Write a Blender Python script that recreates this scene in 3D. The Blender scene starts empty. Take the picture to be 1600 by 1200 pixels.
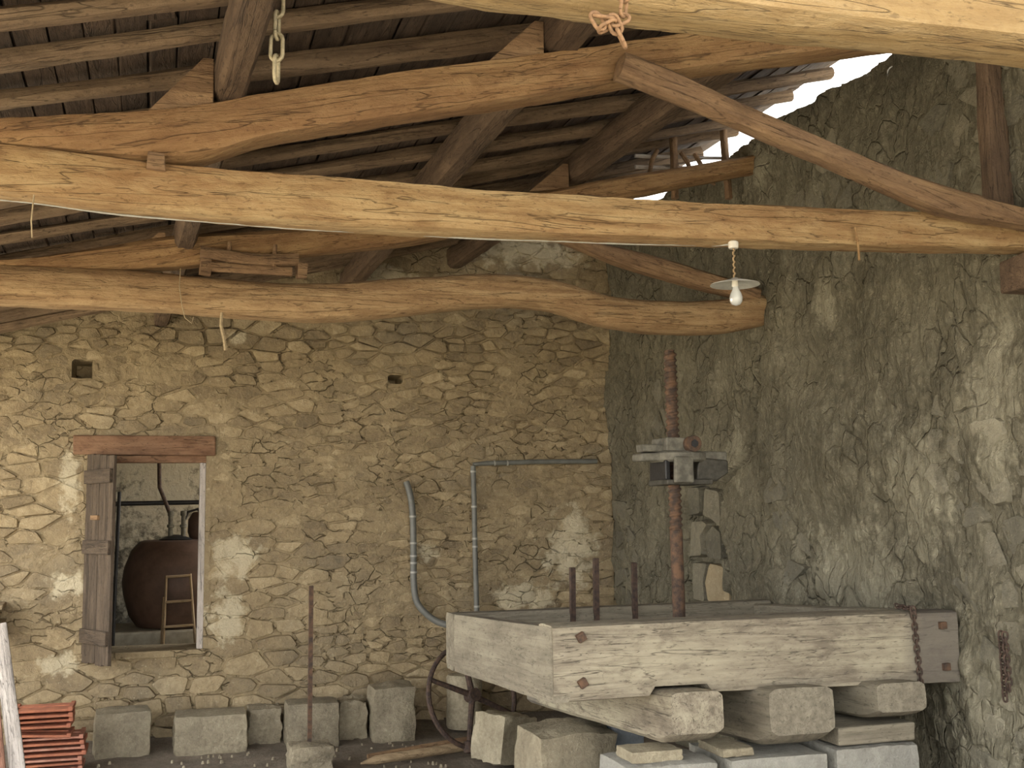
import bpy, math, random
import numpy as np
from mathutils import Vector, Matrix, noise as mnoise

random.seed(7); RNG = np.random.RandomState(11)
scene = bpy.context.scene
COL = scene.collection
R = math.radians

# ------------------------------------------------------------------ camera
cam = bpy.data.cameras.new('camera'); cam.lens = 40.5; cam.sensor_width = 36.0
cam.clip_end = 300
cam_o = bpy.data.objects.new('camera', cam); COL.objects.link(cam_o)
yaw, pitch, roll = R(17), math.atan(200/1800), -0.010
fw = Vector((math.sin(yaw)*math.cos(pitch), math.cos(yaw)*math.cos(pitch), math.sin(pitch)))
r0 = Vector((math.cos(yaw), -math.sin(yaw), 0)); u0 = r0.cross(fw)
rt = r0*math.cos(roll) + u0*math.sin(roll); up = u0*math.cos(roll) - r0*math.sin(roll)
cam_o.matrix_world = Matrix(((rt.x, up.x, -fw.x, 0), (rt.y, up.y, -fw.y, 0), (rt.z, up.z, -fw.z, 1.9), (0, 0, 0, 1)))
scene.camera = cam_o

# ------------------------------------------------------------------ world, sun, exposure
world = bpy.data.worlds.new('sky'); scene.world = world; world.use_nodes = True
bg = world.node_tree.nodes['Background']
bg.inputs[0].default_value = (1.0, 0.985, 0.955, 1); bg.inputs[1].default_value = 1.6
sun = bpy.data.lights.new('sun', 'SUN'); sun.energy = 5.0; sun.angle = R(1.0); sun.color = (1.0, 0.94, 0.84)
sun_o = bpy.data.objects.new('sun', sun); COL.objects.link(sun_o)
sd = Vector((math.sin(R(20))*math.cos(R(52)), math.cos(R(20))*math.cos(R(52)), math.sin(R(52))))
sun_o.rotation_euler = sd.to_track_quat('Z', 'Y').to_euler()
vs = scene.view_settings
vs.view_transform = 'Standard'; vs.look = 'None'; vs.gamma = 1.0; vs.use_curve_mapping = False
vs.exposure = 1.72

# ------------------------------------------------------------------ materials
def new_mat(name):
    m = bpy.data.materials.new(name); m.use_nodes = True
    nt = m.node_tree; b = nt.nodes['Principled BSDF']
    return m, nt, b
def nd(nt, t, ins=None, **kw):
    n = nt.nodes.new(t)
    for k, v in kw.items(): setattr(n, k, v)
    for k, v in (ins or {}).items():
        if isinstance(v, bpy.types.NodeSocket): nt.links.new(v, n.inputs[k])
        else: n.inputs[k].default_value = v
    return n
def ramp(nt, fac, stops, interp='LINEAR'):
    n = nt.nodes.new('ShaderNodeValToRGB'); n.color_ramp.interpolation = interp
    e = n.color_ramp.elements
    while len(e) < len(stops): e.new(0.5)
    for el, (p, c) in zip(e, stops):
        el.position = p; el.color = (c, c, c, 1) if isinstance(c, (int, float)) else (c[0], c[1], c[2], 1)
    nt.links.new(fac, n.inputs[0]); return n.outputs[0]
def mix(nt, fac, a, b, mode='MIX'):
    n = nt.nodes.new('ShaderNodeMix'); n.data_type = 'RGBA'; n.blend_type = mode
    for sock, v in ((n.inputs[0], fac), (n.inputs[6], a), (n.inputs[7], b)):
        if isinstance(v, bpy.types.NodeSocket): nt.links.new(v, sock)
        elif sock.type == 'RGBA': sock.default_value = (v[0], v[1], v[2], 1)
        else: sock.default_value = v
    return n.outputs[2]
def math_n(nt, op, a, b=None, c=None):
    n = nt.nodes.new('ShaderNodeMath'); n.operation = op
    for i, v in enumerate((a, b, c)):
        if v is None: continue
        if isinstance(v, bpy.types.NodeSocket): nt.links.new(v, n.inputs[i])
        else: n.inputs[i].default_value = v
    return n.outputs[0]
def noise_t(nt, vec, scale, detail=6, rough=0.6, dist=0.0):
    return nd(nt, 'ShaderNodeTexNoise', {'Vector': vec, 'Scale': scale, 'Detail': detail, 'Roughness': rough, 'Distortion': dist}).outputs[0]
def mapping(nt, vec, scale=(1, 1, 1), loc=(0, 0, 0)):
    return nd(nt, 'ShaderNodeMapping', {'Vector': vec, 'Scale': scale, 'Location': loc}).outputs[0]
def bump(nt, h, strength, dist, bsdf):
    b = nd(nt, 'ShaderNodeBump', {'Height': h, 'Strength': strength, 'Distance': dist})
    nt.links.new(b.outputs[0], bsdf.inputs['Normal'])

def wood(name, dark, mid, light, patch=None, patch_amt=0.5, grain=14.0, rough=0.85, bstr=0.8, cracks=0.6, mott=0.55, stain=None):
    m, nt, b = new_mat(name)
    tc = nd(nt, 'ShaderNodeTexCoord').outputs['Object']
    oi = nd(nt, 'ShaderNodeObjectInfo').outputs['Random']
    off = nd(nt, 'ShaderNodeVectorMath', {0: tc, 1: (0, 0, 0)}, operation='ADD')
    sc = nd(nt, 'ShaderNodeCombineXYZ', {0: math_n(nt, 'MULTIPLY', oi, 17.0), 1: math_n(nt, 'MULTIPLY', oi, 5.0), 2: math_n(nt, 'MULTIPLY', oi, 9.0)}).outputs[0]
    nt.links.new(sc, off.inputs[1]); v = off.outputs[0]
    g = noise_t(nt, mapping(nt, v, (0.9, grain, grain)), 1.6, 9, 0.68, 0.25)
    col = ramp(nt, g, [(0.25, dark), (0.5, mid), (0.75, light)])
    big = noise_t(nt, mapping(nt, v, (0.8, 2.2, 2.2)), 1.3, 5, 0.6)
    if patch: col = mix(nt, math_n(nt, 'MULTIPLY', ramp(nt, big, [(0.47, 0.0), (0.62, 1.0)]), patch_amt), col, patch)
    spk = noise_t(nt, mapping(nt, v, (6, 22, 22)), 2.4, 4, 0.7)
    col = mix(nt, math_n(nt, 'MULTIPLY', ramp(nt, spk, [(0.56, 0.0), (0.7, 1.0)]), 0.4), col, dark)
    ck = noise_t(nt, mapping(nt, v, (0.55, 9, 9)), 2.1, 3, 0.5, 0.8)
    ckm = ramp(nt, math_n(nt, 'ABSOLUTE', math_n(nt, 'SUBTRACT', ck, 0.5)), [(0.0, 1.0), (0.012, 0.0)])
    col = mix(nt, math_n(nt, 'MULTIPLY', ckm, cracks), col, tuple(c*0.25 for c in dark))
    mo = noise_t(nt, mapping(nt, v, (2.2, 5.5, 5.5)), 2.3, 8, 0.72, 0.4)
    col = mix(nt, math_n(nt, 'MULTIPLY', ramp(nt, mo, [(0.50, 0.0), (0.66, 1.0)]), mott), col, dark)
    col = mix(nt, math_n(nt, 'MULTIPLY', ramp(nt, mo, [(0.34, 1.0), (0.48, 0.0)]), mott*0.6), col, light)
    pit = noise_t(nt, mapping(nt, v, (14, 38, 38)), 2.0, 3, 0.6)
    col = mix(nt, math_n(nt, 'MULTIPLY', ramp(nt, pit, [(0.60, 0.0), (0.68, 1.0)]), 0.5), col, tuple(c*0.4 for c in dark))
    if stain:
        xs = nd(nt, 'ShaderNodeSeparateXYZ', {0: tc}).outputs[0]
        xs = math_n(nt, 'ADD', xs, math_n(nt, 'MULTIPLY', big, 0.25))
        col = mix(nt, math_n(nt, 'MULTIPLY', ramp(nt, math_n(nt, 'MULTIPLY', xs, 0.4), [(stain[0]*0.4, 0.0), (stain[0]*0.4+0.05, 1.0)]), 0.75), col, stain[1])
    nt.links.new(col, b.inputs['Base Color']); b.inputs['Roughness'].default_value = rough
    h = math_n(nt, 'SUBTRACT', math_n(nt, 'ADD', math_n(nt, 'ADD', g, math_n(nt, 'MULTIPLY', mo, 1.6)), math_n(nt, 'MULTIPLY', spk, 0.5)), math_n(nt, 'MULTIPLY', ckm, 0.8*cracks))
    bump(nt, h, bstr, 0.018, b)
    return m

def patches(nt, pos, plist, edge=0.35, nscale=7.0):
    """mask of old limewash: ellipses with ragged edges in world space"""
    cur = None
    n = noise_t(nt, pos, nscale, 7, 0.7)
    for (c, r) in plist:
        d = nd(nt, 'ShaderNodeVectorMath', {0: pos, 1: c}, operation='SUBTRACT').outputs[0]
        d = nd(nt, 'ShaderNodeVectorMath', {0: d, 1: tuple(1.0/x for x in r)}, operation='MULTIPLY').outputs[0]
        l = nd(nt, 'ShaderNodeVectorMath', {0: d}, operation='LENGTH').outputs['Value']
        k = math_n(nt, 'SUBTRACT', 1.0, l)
        cur = k if cur is None else math_n(nt, 'MAXIMUM', cur, k)
    s = math_n(nt, 'ADD', cur, math_n(nt, 'MULTIPLY', math_n(nt, 'SUBTRACT', n, 0.55), 2.6))
    return ramp(nt, s, [(0.18, 0.0), (0.18+edge, 1.0)])

BACK_PATCH = [((0.62, 10, 1.55), (0.30, 1, 0.28)), ((0.55, 10, 1.05), (0.24, 1, 0.34)), ((-0.70, 10, 1.35), (0.22, 1, 0.18)),
              ((-0.70, 10, 2.2), (0.14, 1, 0.4)), ((-0.75, 10, 0.72), (0.25, 1, 0.14)), ((3.6, 10, 1.55), (0.42, 1, 0.55)),
              ((3.15, 10, 1.15), (0.45, 1, 0.22)), ((3.2, 10, 4.3), (0.9, 1, 0.22)), ((1.9, 10, 4.0), (0.6, 1, 0.15)), ((2.24, 10, 1.55), (0.15, 1, 0.13)), ((0.6, 10, 3.4), (0.12, 1, 0.08))]
RIGHT_PATCH = [((4, 7.6, 2.35), (1, 0.22, 0.42)), ((4, 6.3, 3.2), (1, 0.2, 0.3)), ((4, 4.75, 3.6), (1, 0.28, 0.5)), ((4, 4.8, 2.4), (1, 0.3, 0.7)),
               ((4, 5.0, 0.9), (1, 0.6, 0.6)), ((4, 6.2, 1.5), (1, 0.9, 0.5)), ((4, 5.5, 2.0), (1, 0.5, 0.6)), ((4, 7.0, 4.3), (1, 0.3, 0.3))]

def masonry(name, plist, cols, white, bstr=0.7, scale=1.0, per_obj=True, streak=False, pamt=0.8, crk=None):
    m, nt, b = new_mat(name)
    pos = nd(nt, 'ShaderNodeNewGeometry').outputs['Position']
    n1 = noise_t(nt, pos, 3.1*scale, 8, 0.68); n2 = noise_t(nt, pos, 22*scale, 6, 0.7); n3 = noise_t(nt, pos, 1.1, 4, 0.6)
    mixn = math_n(nt, 'ADD', math_n(nt, 'MULTIPLY', n1, 0.55), math_n(nt, 'MULTIPLY', n2, 0.45))
    if per_obj:
        oi = nd(nt, 'ShaderNodeObjectInfo').outputs['Random']
        at = nd(nt, 'ShaderNodeAttribute', attribute_name='tint').outputs['Fac']
        rnd = math_n(nt, 'FRACT', math_n(nt, 'ADD', math_n(nt, 'MULTIPLY', oi, 7.31), at))
        mixn = math_n(nt, 'ADD', math_n(nt, 'MULTIPLY', mixn, 0.82), math_n(nt, 'MULTIPLY', rnd, 0.19))
    col = ramp(nt, mixn, [(0.30, cols[0]), (0.45, cols[1]), (0.56, cols[2]), (0.70, cols[3])])
    col = mix(nt, math_n(nt, 'MULTIPLY', ramp(nt, n3, [(0.5, 0.0), (0.68, 1.0)]), 0.45), col, cols[4])
    lich = noise_t(nt, pos, 47*scale, 3, 0.6)
    col = mix(nt, math_n(nt, 'MULTIPLY', ramp(nt, lich, [(0.62, 0.0), (0.70, 1.0)]), 0.35), col, white)
    if plist:
        col = mix(nt, math_n(nt, 'MULTIPLY', patches(nt, pos, plist), pamt), col, white)
    nt.links.new(col, b.inputs['Base Color']); b.inputs['Roughness'].default_value = 0.95
    b.inputs['Specular IOR Level'].default_value = 0.15
    h = math_n(nt, 'ADD', math_n(nt, 'MULTIPLY', n2, 0.6), math_n(nt, 'MULTIPLY', n1, 0.8))
    if streak:
        st = noise_t(nt, mapping(nt, pos, (1, 14, 5)), 3.0, 6, 0.7, 1.0)
        h = math_n(nt, 'ADD', h, math_n(nt, 'MULTIPLY', st, 1.1))
    if crk:
        wv = nd(nt, 'ShaderNodeVectorMath', {0: pos, 1: nd(nt, 'ShaderNodeVectorMath', {0: nd(nt, 'ShaderNodeTexNoise', {'Vector': pos, 'Scale': 5.0, 'Detail': 5.0}).outputs['Color'], 1: (0.16, 0.16, 0.16)}, operation='MULTIPLY').outputs[0]}, operation='ADD').outputs[0]
        vd = nd(nt, 'ShaderNodeTexVoronoi', {'Vector': mapping(nt, wv, crk), 'Scale': 1.0}, feature='DISTANCE_TO_EDGE').outputs['Distance']
        line = ramp(nt, vd, [(0.0, 1.0), (0.055, 0.0)])
        msk = ramp(nt, noise_t(nt, pos, 1.7, 5, 0.7), [(0.46, 0.0), (0.56, 1.0)])
        h = math_n(nt, 'SUBTRACT', h, math_n(nt, 'MULTIPLY', math_n(nt, 'MULTIPLY', line, msk), 0.9))
    bump(nt, h, bstr, 0.035, b)
    return m

def plain(name, col, rough=0.6, metal=0.0, var=0.25, nscale=30, bstr=0.3, col2=None):
    m, nt, b = new_mat(name)
    tc = nd(nt, 'ShaderNodeTexCoord').outputs['Object']
    n = noise_t(nt, tc, nscale, 6, 0.65)
    c2 = col2 or tuple(c*(1-var) for c in col)
    c = ramp(nt, n, [(0.38, c2), (0.62, col)])
    nt.links.new(c, b.inputs['Base Color']); b.inputs['Roughness'].default_value = rough; b.inputs['Metallic'].default_value = metal
    if bstr: bump(nt, n, bstr, 0.006, b)
    return m

M = {}
M['tie'] = wood('honey timber', (0.21, 0.11, 0.043), (0.44, 0.295, 0.14), (0.56, 0.42, 0.225), (0.27, 0.135, 0.055), 0.6)
M['tie_far'] = wood('tan timber', (0.20, 0.11, 0.05), (0.43, 0.285, 0.145), (0.55, 0.40, 0.22), (0.31, 0.185, 0.09), 0.5)
M['near'] = wood('pale timber', (0.22, 0.135, 0.055), (0.38, 0.265, 0.12), (0.47, 0.36, 0.20), (0.28, 0.18, 0.08), 0.5)
M['arb'] = wood('brown timber', (0.17, 0.085, 0.035), (0.36, 0.215, 0.095), (0.48, 0.32, 0.155), (0.23, 0.12, 0.052), 0.6)
M['strut'] = wood('weathered timber', (0.13, 0.075, 0.04), (0.28, 0.17, 0.09), (0.42, 0.28, 0.15), (0.2, 0.13, 0.08), 0.5)
M['purlin'] = wood('dark timber', (0.06, 0.038, 0.024), (0.14, 0.09, 0.055), (0.23, 0.155, 0.095), (0.1, 0.065, 0.04), 0.5)
M['rafter'] = wood('rafter wood', (0.10, 0.065, 0.04), (0.24, 0.165, 0.10), (0.37, 0.265, 0.165), (0.19, 0.13, 0.08), 0.5)
M['board'] = wood('roof board wood', (0.04, 0.026, 0.019), (0.105, 0.07, 0.048), (0.18, 0.122, 0.085), (0.075, 0.058, 0.048), 0.5, grain=10)
M['press'] = wood('press wood', (0.13, 0.105, 0.08), (0.27, 0.235, 0.175), (0.41, 0.365, 0.275), (0.48, 0.44, 0.32), 0.6, grain=24, mott=0.7, cracks=0.8, bstr=0.4, stain=(2.02, (0.13, 0.115, 0.10)))
M['press2'] = wood('grey press wood', (0.125, 0.108, 0.08), (0.215, 0.19, 0.143), (0.31, 0.28, 0.21), (0.38, 0.35, 0.265), 0.4, grain=20, cracks=0.5, bstr=0.35)
M['shutter'] = wood('shutter wood', (0.045, 0.033, 0.023), (0.10, 0.073, 0.05), (0.165, 0.122, 0.083), None, grain=16)
M['lintel'] = wood('lintel wood', (0.13, 0.065, 0.035), (0.27, 0.15, 0.085), (0.36, 0.22, 0.13), None, grain=12)
M['greyplank'] = wood('bleached plank', (0.38, 0.34, 0.31), (0.55, 0.50, 0.46), (0.68, 0.63, 0.58), None, grain=10)
M['redplank'] = wood('reddish plank', (0.16, 0.07, 0.05), (0.30, 0.15, 0.10), (0.40, 0.22, 0.15), None)
M['ladder'] = wood('ladder wood', (0.20, 0.14, 0.08), (0.36, 0.26, 0.15), (0.48, 0.36, 0.22), None)
ST = [(0.17, 0.135, 0.09), (0.30, 0.235, 0.145), (0.40, 0.315, 0.19), (0.55, 0.45, 0.29), (0.27, 0.235, 0.17)]
WH = (0.68, 0.61, 0.44)
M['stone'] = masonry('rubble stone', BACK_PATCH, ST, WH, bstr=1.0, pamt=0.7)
M['mortar'] = masonry('earth mortar', BACK_PATCH, [(0.22, 0.17, 0.105), (0.31, 0.245, 0.15), (0.37, 0.295, 0.18), (0.45, 0.37, 0.24), (0.27, 0.22, 0.145)], WH, per_obj=False, bstr=0.9, crk=(6, 6, 12))
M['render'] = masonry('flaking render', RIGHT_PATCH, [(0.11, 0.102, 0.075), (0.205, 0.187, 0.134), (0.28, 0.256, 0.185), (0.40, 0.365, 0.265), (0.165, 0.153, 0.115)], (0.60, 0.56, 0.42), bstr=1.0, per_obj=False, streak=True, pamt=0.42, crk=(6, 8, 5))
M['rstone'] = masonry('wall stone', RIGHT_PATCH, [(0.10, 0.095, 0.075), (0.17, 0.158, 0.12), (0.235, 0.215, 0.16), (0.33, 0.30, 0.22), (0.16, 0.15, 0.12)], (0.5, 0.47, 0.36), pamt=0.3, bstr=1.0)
M['block'] = masonry('dressed block', None, [(0.15, 0.13, 0.095), (0.29, 0.25, 0.18), (0.40, 0.35, 0.25), (0.58, 0.52, 0.38), (0.25, 0.225, 0.17)], (0.66, 0.61, 0.47), scale=1.6, bstr=1.0)
M['palestone'] = masonry('pale block', None, [(0.24, 0.23, 0.20), (0.36, 0.35, 0.31), (0.44, 0.43, 0.38), (0.53, 0.51, 0.45), (0.33, 0.33, 0.31)], (0.6, 0.58, 0.51), scale=1.4, bstr=1.0)
M['slate'] = masonry('blue grey slab', None, [(0.16, 0.18, 0.2), (0.22, 0.245, 0.27), (0.27, 0.295, 0.32), (0.33, 0.35, 0.37), (0.2, 0.22, 0.25)], (0.4, 0.42, 0.43))
M['earth'] = masonry('earth floor', None, [(0.10, 0.085, 0.066), (0.175, 0.15, 0.118), (0.23, 0.195, 0.155), (0.33, 0.285, 0.225), (0.16, 0.14, 0.118)], (0.42, 0.38, 0.30), per_obj=False, scale=2.0)
M['gravel'] = masonry('pale gravel ground', None, [(0.38, 0.33, 0.25), (0.46, 0.40, 0.30), (0.52, 0.46, 0.35), (0.6, 0.54, 0.42), (0.42, 0.37, 0.28)], (0.6, 0.55, 0.45), per_obj=False)
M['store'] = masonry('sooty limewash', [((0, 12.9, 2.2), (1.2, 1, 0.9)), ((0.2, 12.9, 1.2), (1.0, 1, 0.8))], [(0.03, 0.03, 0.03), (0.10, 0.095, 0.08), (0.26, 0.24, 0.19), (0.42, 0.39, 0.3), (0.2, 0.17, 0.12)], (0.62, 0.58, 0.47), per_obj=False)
M['concrete'] = plain('ledge concrete', (0.38, 0.35, 0.28), 0.95, 0, 0.3, 9)
M['vat'] = plain('vat brown', (0.12, 0.07, 0.048), 0.6, 0, 0.4, 6, 0.2)
M['black'] = plain('black iron', (0.03, 0.03, 0.032), 0.45, 0.4, 0.3)
M['rust'] = plain('rusty iron', (0.15, 0.085, 0.05), 0.85, 0.1, 0.5, 22, 0.8, (0.05, 0.036, 0.029))
M['rustdark'] = plain('dark rusty iron', (0.105, 0.066, 0.048), 0.8, 0.2, 0.5, 40, 0.6, (0.042, 0.03, 0.026))
M['rustorange'] = plain('orange rusty chain', (0.30, 0.175, 0.09), 0.9, 0.1, 0.4, 60, 0.5)
M['zinc'] = plain('yellowed chain', (0.62, 0.54, 0.36), 0.6, 0.2, 0.35, 60, 0.4)
M['irongrey'] = plain('greyed iron', (0.20, 0.19, 0.155), 0.75, 0.2, 0.5, 18, 0.5)
M['irondark'] = plain('dark greasy iron', (0.085, 0.08, 0.065), 0.6, 0.3, 0.5, 18, 0.5)
M['pvc'] = plain('grey pipe', (0.17, 0.175, 0.16), 0.45, 0, 0.25, 12, 0.1)
M['ring'] = plain('pale pipe joint', (0.42, 0.42, 0.38), 0.5, 0, 0.2)
M['white'] = plain('white plastic', (0.72, 0.69, 0.60), 0.5, 0, 0.15)
M['enamel'] = plain('grey enamel', (0.50, 0.50, 0.46), 0.35, 0, 0.3, 14, 0.1)
M['cord'] = plain('twisted cord', (0.34, 0.24, 0.13), 0.9, 0, 0.4, 80)
M['twine'] = plain('old twine', (0.42, 0.33, 0.20), 0.95, 0, 0.3, 80)
M['tile'] = plain('red clay tile', (0.50, 0.19, 0.10), 0.8, 0, 0.35, 12, 0.3, (0.34, 0.125, 0.075))
M['tile2'] = plain('dusty clay tile', (0.55, 0.30, 0.22), 0.85, 0, 0.35, 9, 0.3, (0.36, 0.14, 0.09))
M['roof'] = plain('roof underlay', (0.05, 0.035, 0.028), 0.95, 0, 0.4, 5)
m, nt, b = new_mat('bulb glass'); b.inputs['Base Color'].default_value = (0.85, 0.87, 0.85, 1); b.inputs['Roughness'].default_value = 0.08; b.inputs['Transmission Weight'].default_value = 0.55; M['bulb'] = m

# ------------------------------------------------------------------ mesh helpers
class MB:
    def __init__(s): s.v = []; s.f = []; s.t = None
    def add(s, vs_, fs):
        o = len(s.v); s.v += [tuple(p) for p in vs_]; s.f += [tuple(i+o for i in f) for f in fs]
    def box(s, x0, x1, y0, y1, z0, z1, jit=0.0):
        p = [(x, y, z) for z in (z0, z1) for (x, y) in ((x0, y0), (x1, y0), (x1, y1), (x0, y1))]
        if jit: p = [tuple(c+random.uniform(-jit, jit) for c in q) for q in p]
        s.add(p, [(0, 3, 2, 1), (4, 5, 6, 7), (0, 1, 5, 4), (1, 2, 6, 5), (2, 3, 7, 6), (3, 0, 4, 7)])
    def prism(s, poly, d0, d1, axis='Y'):
        """poly in the other two axes, extruded along axis"""
        n = len(poly)
        def P(a, b, d): return {'Y': (a, d, b), 'X': (d, a, b), 'Z': (a, b, d)}[axis]
        vs_ = [P(a, b, d0) for a, b in poly] + [P(a, b, d1) for a, b in poly]
        s.add(vs_, [tuple(range(n))[::-1], tuple(range(n, 2*n))] + [(i, (i+1) % n, (i+1) % n+n, i+n) for i in range(n)])
    def tube(s, pts, rad, seg=10, cap=True):
        pts = [Vector(p) for p in pts]; rings = []; n = len(pts)
        ref = None
        for i, p in enumerate(pts):
            t = (pts[min(i+1, n-1)]-pts[max(i-1, 0)]).normalized()
            if ref is None: ref = Vector((0, 0, 1)) if abs(t.z) < 0.9 else Vector((1, 0, 0))
            a = t.cross(ref).normalized(); bb = a.cross(t).normalized(); ref = bb
            r = rad[i] if isinstance(rad, (list, tuple)) else rad
            rings.append([p+(a*math.cos(2*math.pi*k/seg)+bb*math.sin(2*math.pi*k/seg))*r for k in range(seg)])
        vs_ = [q for ring in rings for q in ring]; fs = []
        for i in range(n-1):
            for k in range(seg): fs.append((i*seg+k, i*seg+(k+1) % seg, (i+1)*seg+(k+1) % seg, (i+1)*seg+k))
        if cap: fs += [tuple(range(seg))[::-1], tuple((n-1)*seg+k for k in range(seg))]
        s.add(vs_, fs)
    def lathe(s, prof, c=(0, 0, 0), seg=24):
        vs_ = [(c[0]+r*math.cos(2*math.pi*k/seg), c[1]+r*math.sin(2*math.pi*k/seg), c[2]+z) for r, z in prof for k in range(seg)]
        n = len(prof); fs = [(i*seg+k, i*seg+(k+1) % seg, (i+1)*seg+(k+1) % seg, (i+1)*seg+k) for i in range(n-1) for k in range(seg)]
        fs += [tuple(range(seg))[::-1], tuple((n-1)*seg+k for k in range(seg))]
        s.add(vs_, fs)
    def build(s, name, mat, parent=None, loc=None, smooth=False, label=None, cat=None, group=None, kind=None, bevel=0):
        me = bpy.data.meshes.new(name)
        vs_ = s.v
        if loc is not None: vs_ = [(a-loc[0], b_-loc[1], c-loc[2]) for a, b_, c in s.v]
        me.from_pydata(vs_, [], s.f); me.update()
        return link(name, me, mat, parent, loc, smooth, label, cat, group, kind, bevel)
def link(name, me, mat, parent=None, loc=None, smooth=False, label=None, cat=None, group=None, kind=None, bevel=0):
    if mat is not None and not me.materials: me.materials.append(M[mat] if isinstance(mat, str) else mat)
    if smooth:
        me.polygons.foreach_set('use_smooth', [True]*len(me.polygons))
        if smooth != 'all': me.set_sharp_from_angle(angle=R(42))
    o = bpy.data.objects.new(name, me); COL.objects.link(o)
    if loc is not None: o.location = loc
    if parent is not None:
        o.parent = parent
        pl = WL.get(parent.name, Vector((0, 0, 0))); o.location = Vector(o.location)-pl
        WL[o.name] = Vector(loc) if loc is not None else Vector((0, 0, 0))
    else: WL[o.name] = Vector(loc) if loc is not None else Vector((0, 0, 0))
    tag(o, label, cat, group, kind)
    if bevel:
        md = o.modifiers.new('bevel', 'BEVEL'); md.width = bevel; md.segments = 2; md.limit_method = 'ANGLE'
    return o
WL = {}
def tag(o, label=None, cat=None, group=None, kind=None):
    for k, v in (('label', label), ('category', cat), ('group', group), ('kind', kind)):
        if v: o[k] = v
    return o
def empty(name, loc, label, cat, group=None):
    o = bpy.data.objects.new(name, None); COL.objects.link(o); o.location = loc; o.empty_display_size = 0.1
    WL[o.name] = Vector(loc); return tag(o, label, cat, group)

def interp(x, prof):
    if x <= prof[0][0]: return prof[0][1]
    n = len(prof); lin = min(b[0]-a[0] for a, b in zip(prof, prof[1:])) < 0.03
    for i in range(n-1):
        (a, b), (c, d) = prof[i], prof[i+1]
        if x <= c:
            t = (x-a)/(c-a)
            if lin: return b+(d-b)*t
            m0 = (d-prof[i-1][1])/(c-prof[i-1][0])*(c-a) if i > 0 else d-b
            m1 = (prof[i+2][1]-b)/(prof[i+2][0]-a)*(c-a) if i < n-2 else d-b
            return (2*t**3-3*t*t+1)*b+(t**3-2*t*t+t)*m0+(3*t*t-2*t**3)*d+(t**3-t*t)*m1
    return prof[-1][1]

def timber(name, mat, P0, P1, stations, hy, n_exp=5.0, nseg=16, amp=0.012, step=0.07, parent=None, lateral=None, seed=0, fine=0.004, **kw):
    """a hewn timber from P0 to P1; stations(s)->(centre offset, half height); local X runs along the timber"""
    P0 = Vector(P0); P1 = Vector(P1); L = (P1-P0).length; ex = (P1-P0)/L
    side = Vector(lateral) if lateral else (Vector((0, 1, 0)) if abs(ex.y) < 0.7 else Vector((-1, 0, 0)))
    ez = ex.cross(side).normalized(); ey = ez.cross(ex).normalized()
    if ez.z < 0: ez = -ez; ey = -ey
    n = max(4, int(L/step)); vs_ = []
    for i in range(n+1):
        s = L*i/n; zc, hz = stations(s)
        for k in range(nseg):
            th = 2*math.pi*(k+0.5)/nseg; c, sn = math.cos(th), math.sin(th)
            q = (abs(c)**n_exp+abs(sn)**n_exp)**(-1.0/n_exp)
            y, z = c*q*hy, sn*q*hz
            d = mnoise.noise(Vector((s*1.3+seed*7.1, c*0.9+seed, sn*0.9)))*amp + mnoise.noise(Vector((s*5+seed*3, c*2.5, sn*2.5+seed)))*(amp*0.45) + mnoise.noise(Vector((s*14, c*6+seed, sn*6)))*fine
            vs_.append((s, y+c*d, zc+z+sn*d))
    fs = [(i*nseg+k, i*nseg+(k+1) % nseg, (i+1)*nseg+(k+1) % nseg, (i+1)*nseg+k) for i in range(n) for k in range(nseg)]
    fs = [f[::-1] for f in fs] if False else fs
    fs += [tuple(range(nseg))[::-1], tuple(n*nseg+k for k in range(nseg))]
    me = bpy.data.meshes.new(name); me.from_pydata(vs_, [], fs); me.update()
    o = link(name, me, mat, None, None, False, **kw)
    me.polygons.foreach_set('use_smooth', [True]*len(me.polygons)); me.set_sharp_from_angle(angle=R(38))
    mw = Matrix(((ex.x, ey.x, ez.x, P0.x), (ex.y, ey.y, ez.y, P0.y), (ex.z, ey.z, ez.z, P0.z), (0, 0, 0, 1)))
    if parent is not None:
        o.parent = parent; o.matrix_basis = parent.matrix_basis.inverted() @ mw
    else: o.matrix_basis = mw
    return o
def truss_timber(name, mat, top, bot, Y, hy, **kw):
    """timber in a vertical plane Y=const from its top and bottom outline in (X, z)"""
    x0, x1 = top[0][0], top[-1][0]
    m0, m1 = (top[0][1]+bot[0][1])/2, (top[-1][1]+bot[-1][1])/2
    al = math.atan2(m1-m0, x1-x0); ca = math.cos(al)
    def st(s):
        X = x0+s*ca; a, b = interp(X, top), interp(X, bot); ln = m0+(m1-m0)*(X-x0)/(x1-x0)
        return (((a+b)/2-ln)*ca, max(0.015, (a-b)/2*ca))
    return timber(name, mat, (x0, Y, m0), (x1, Y, m1), st, hy, **kw)
def const(h): return lambda s: (0.0, h)

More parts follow.
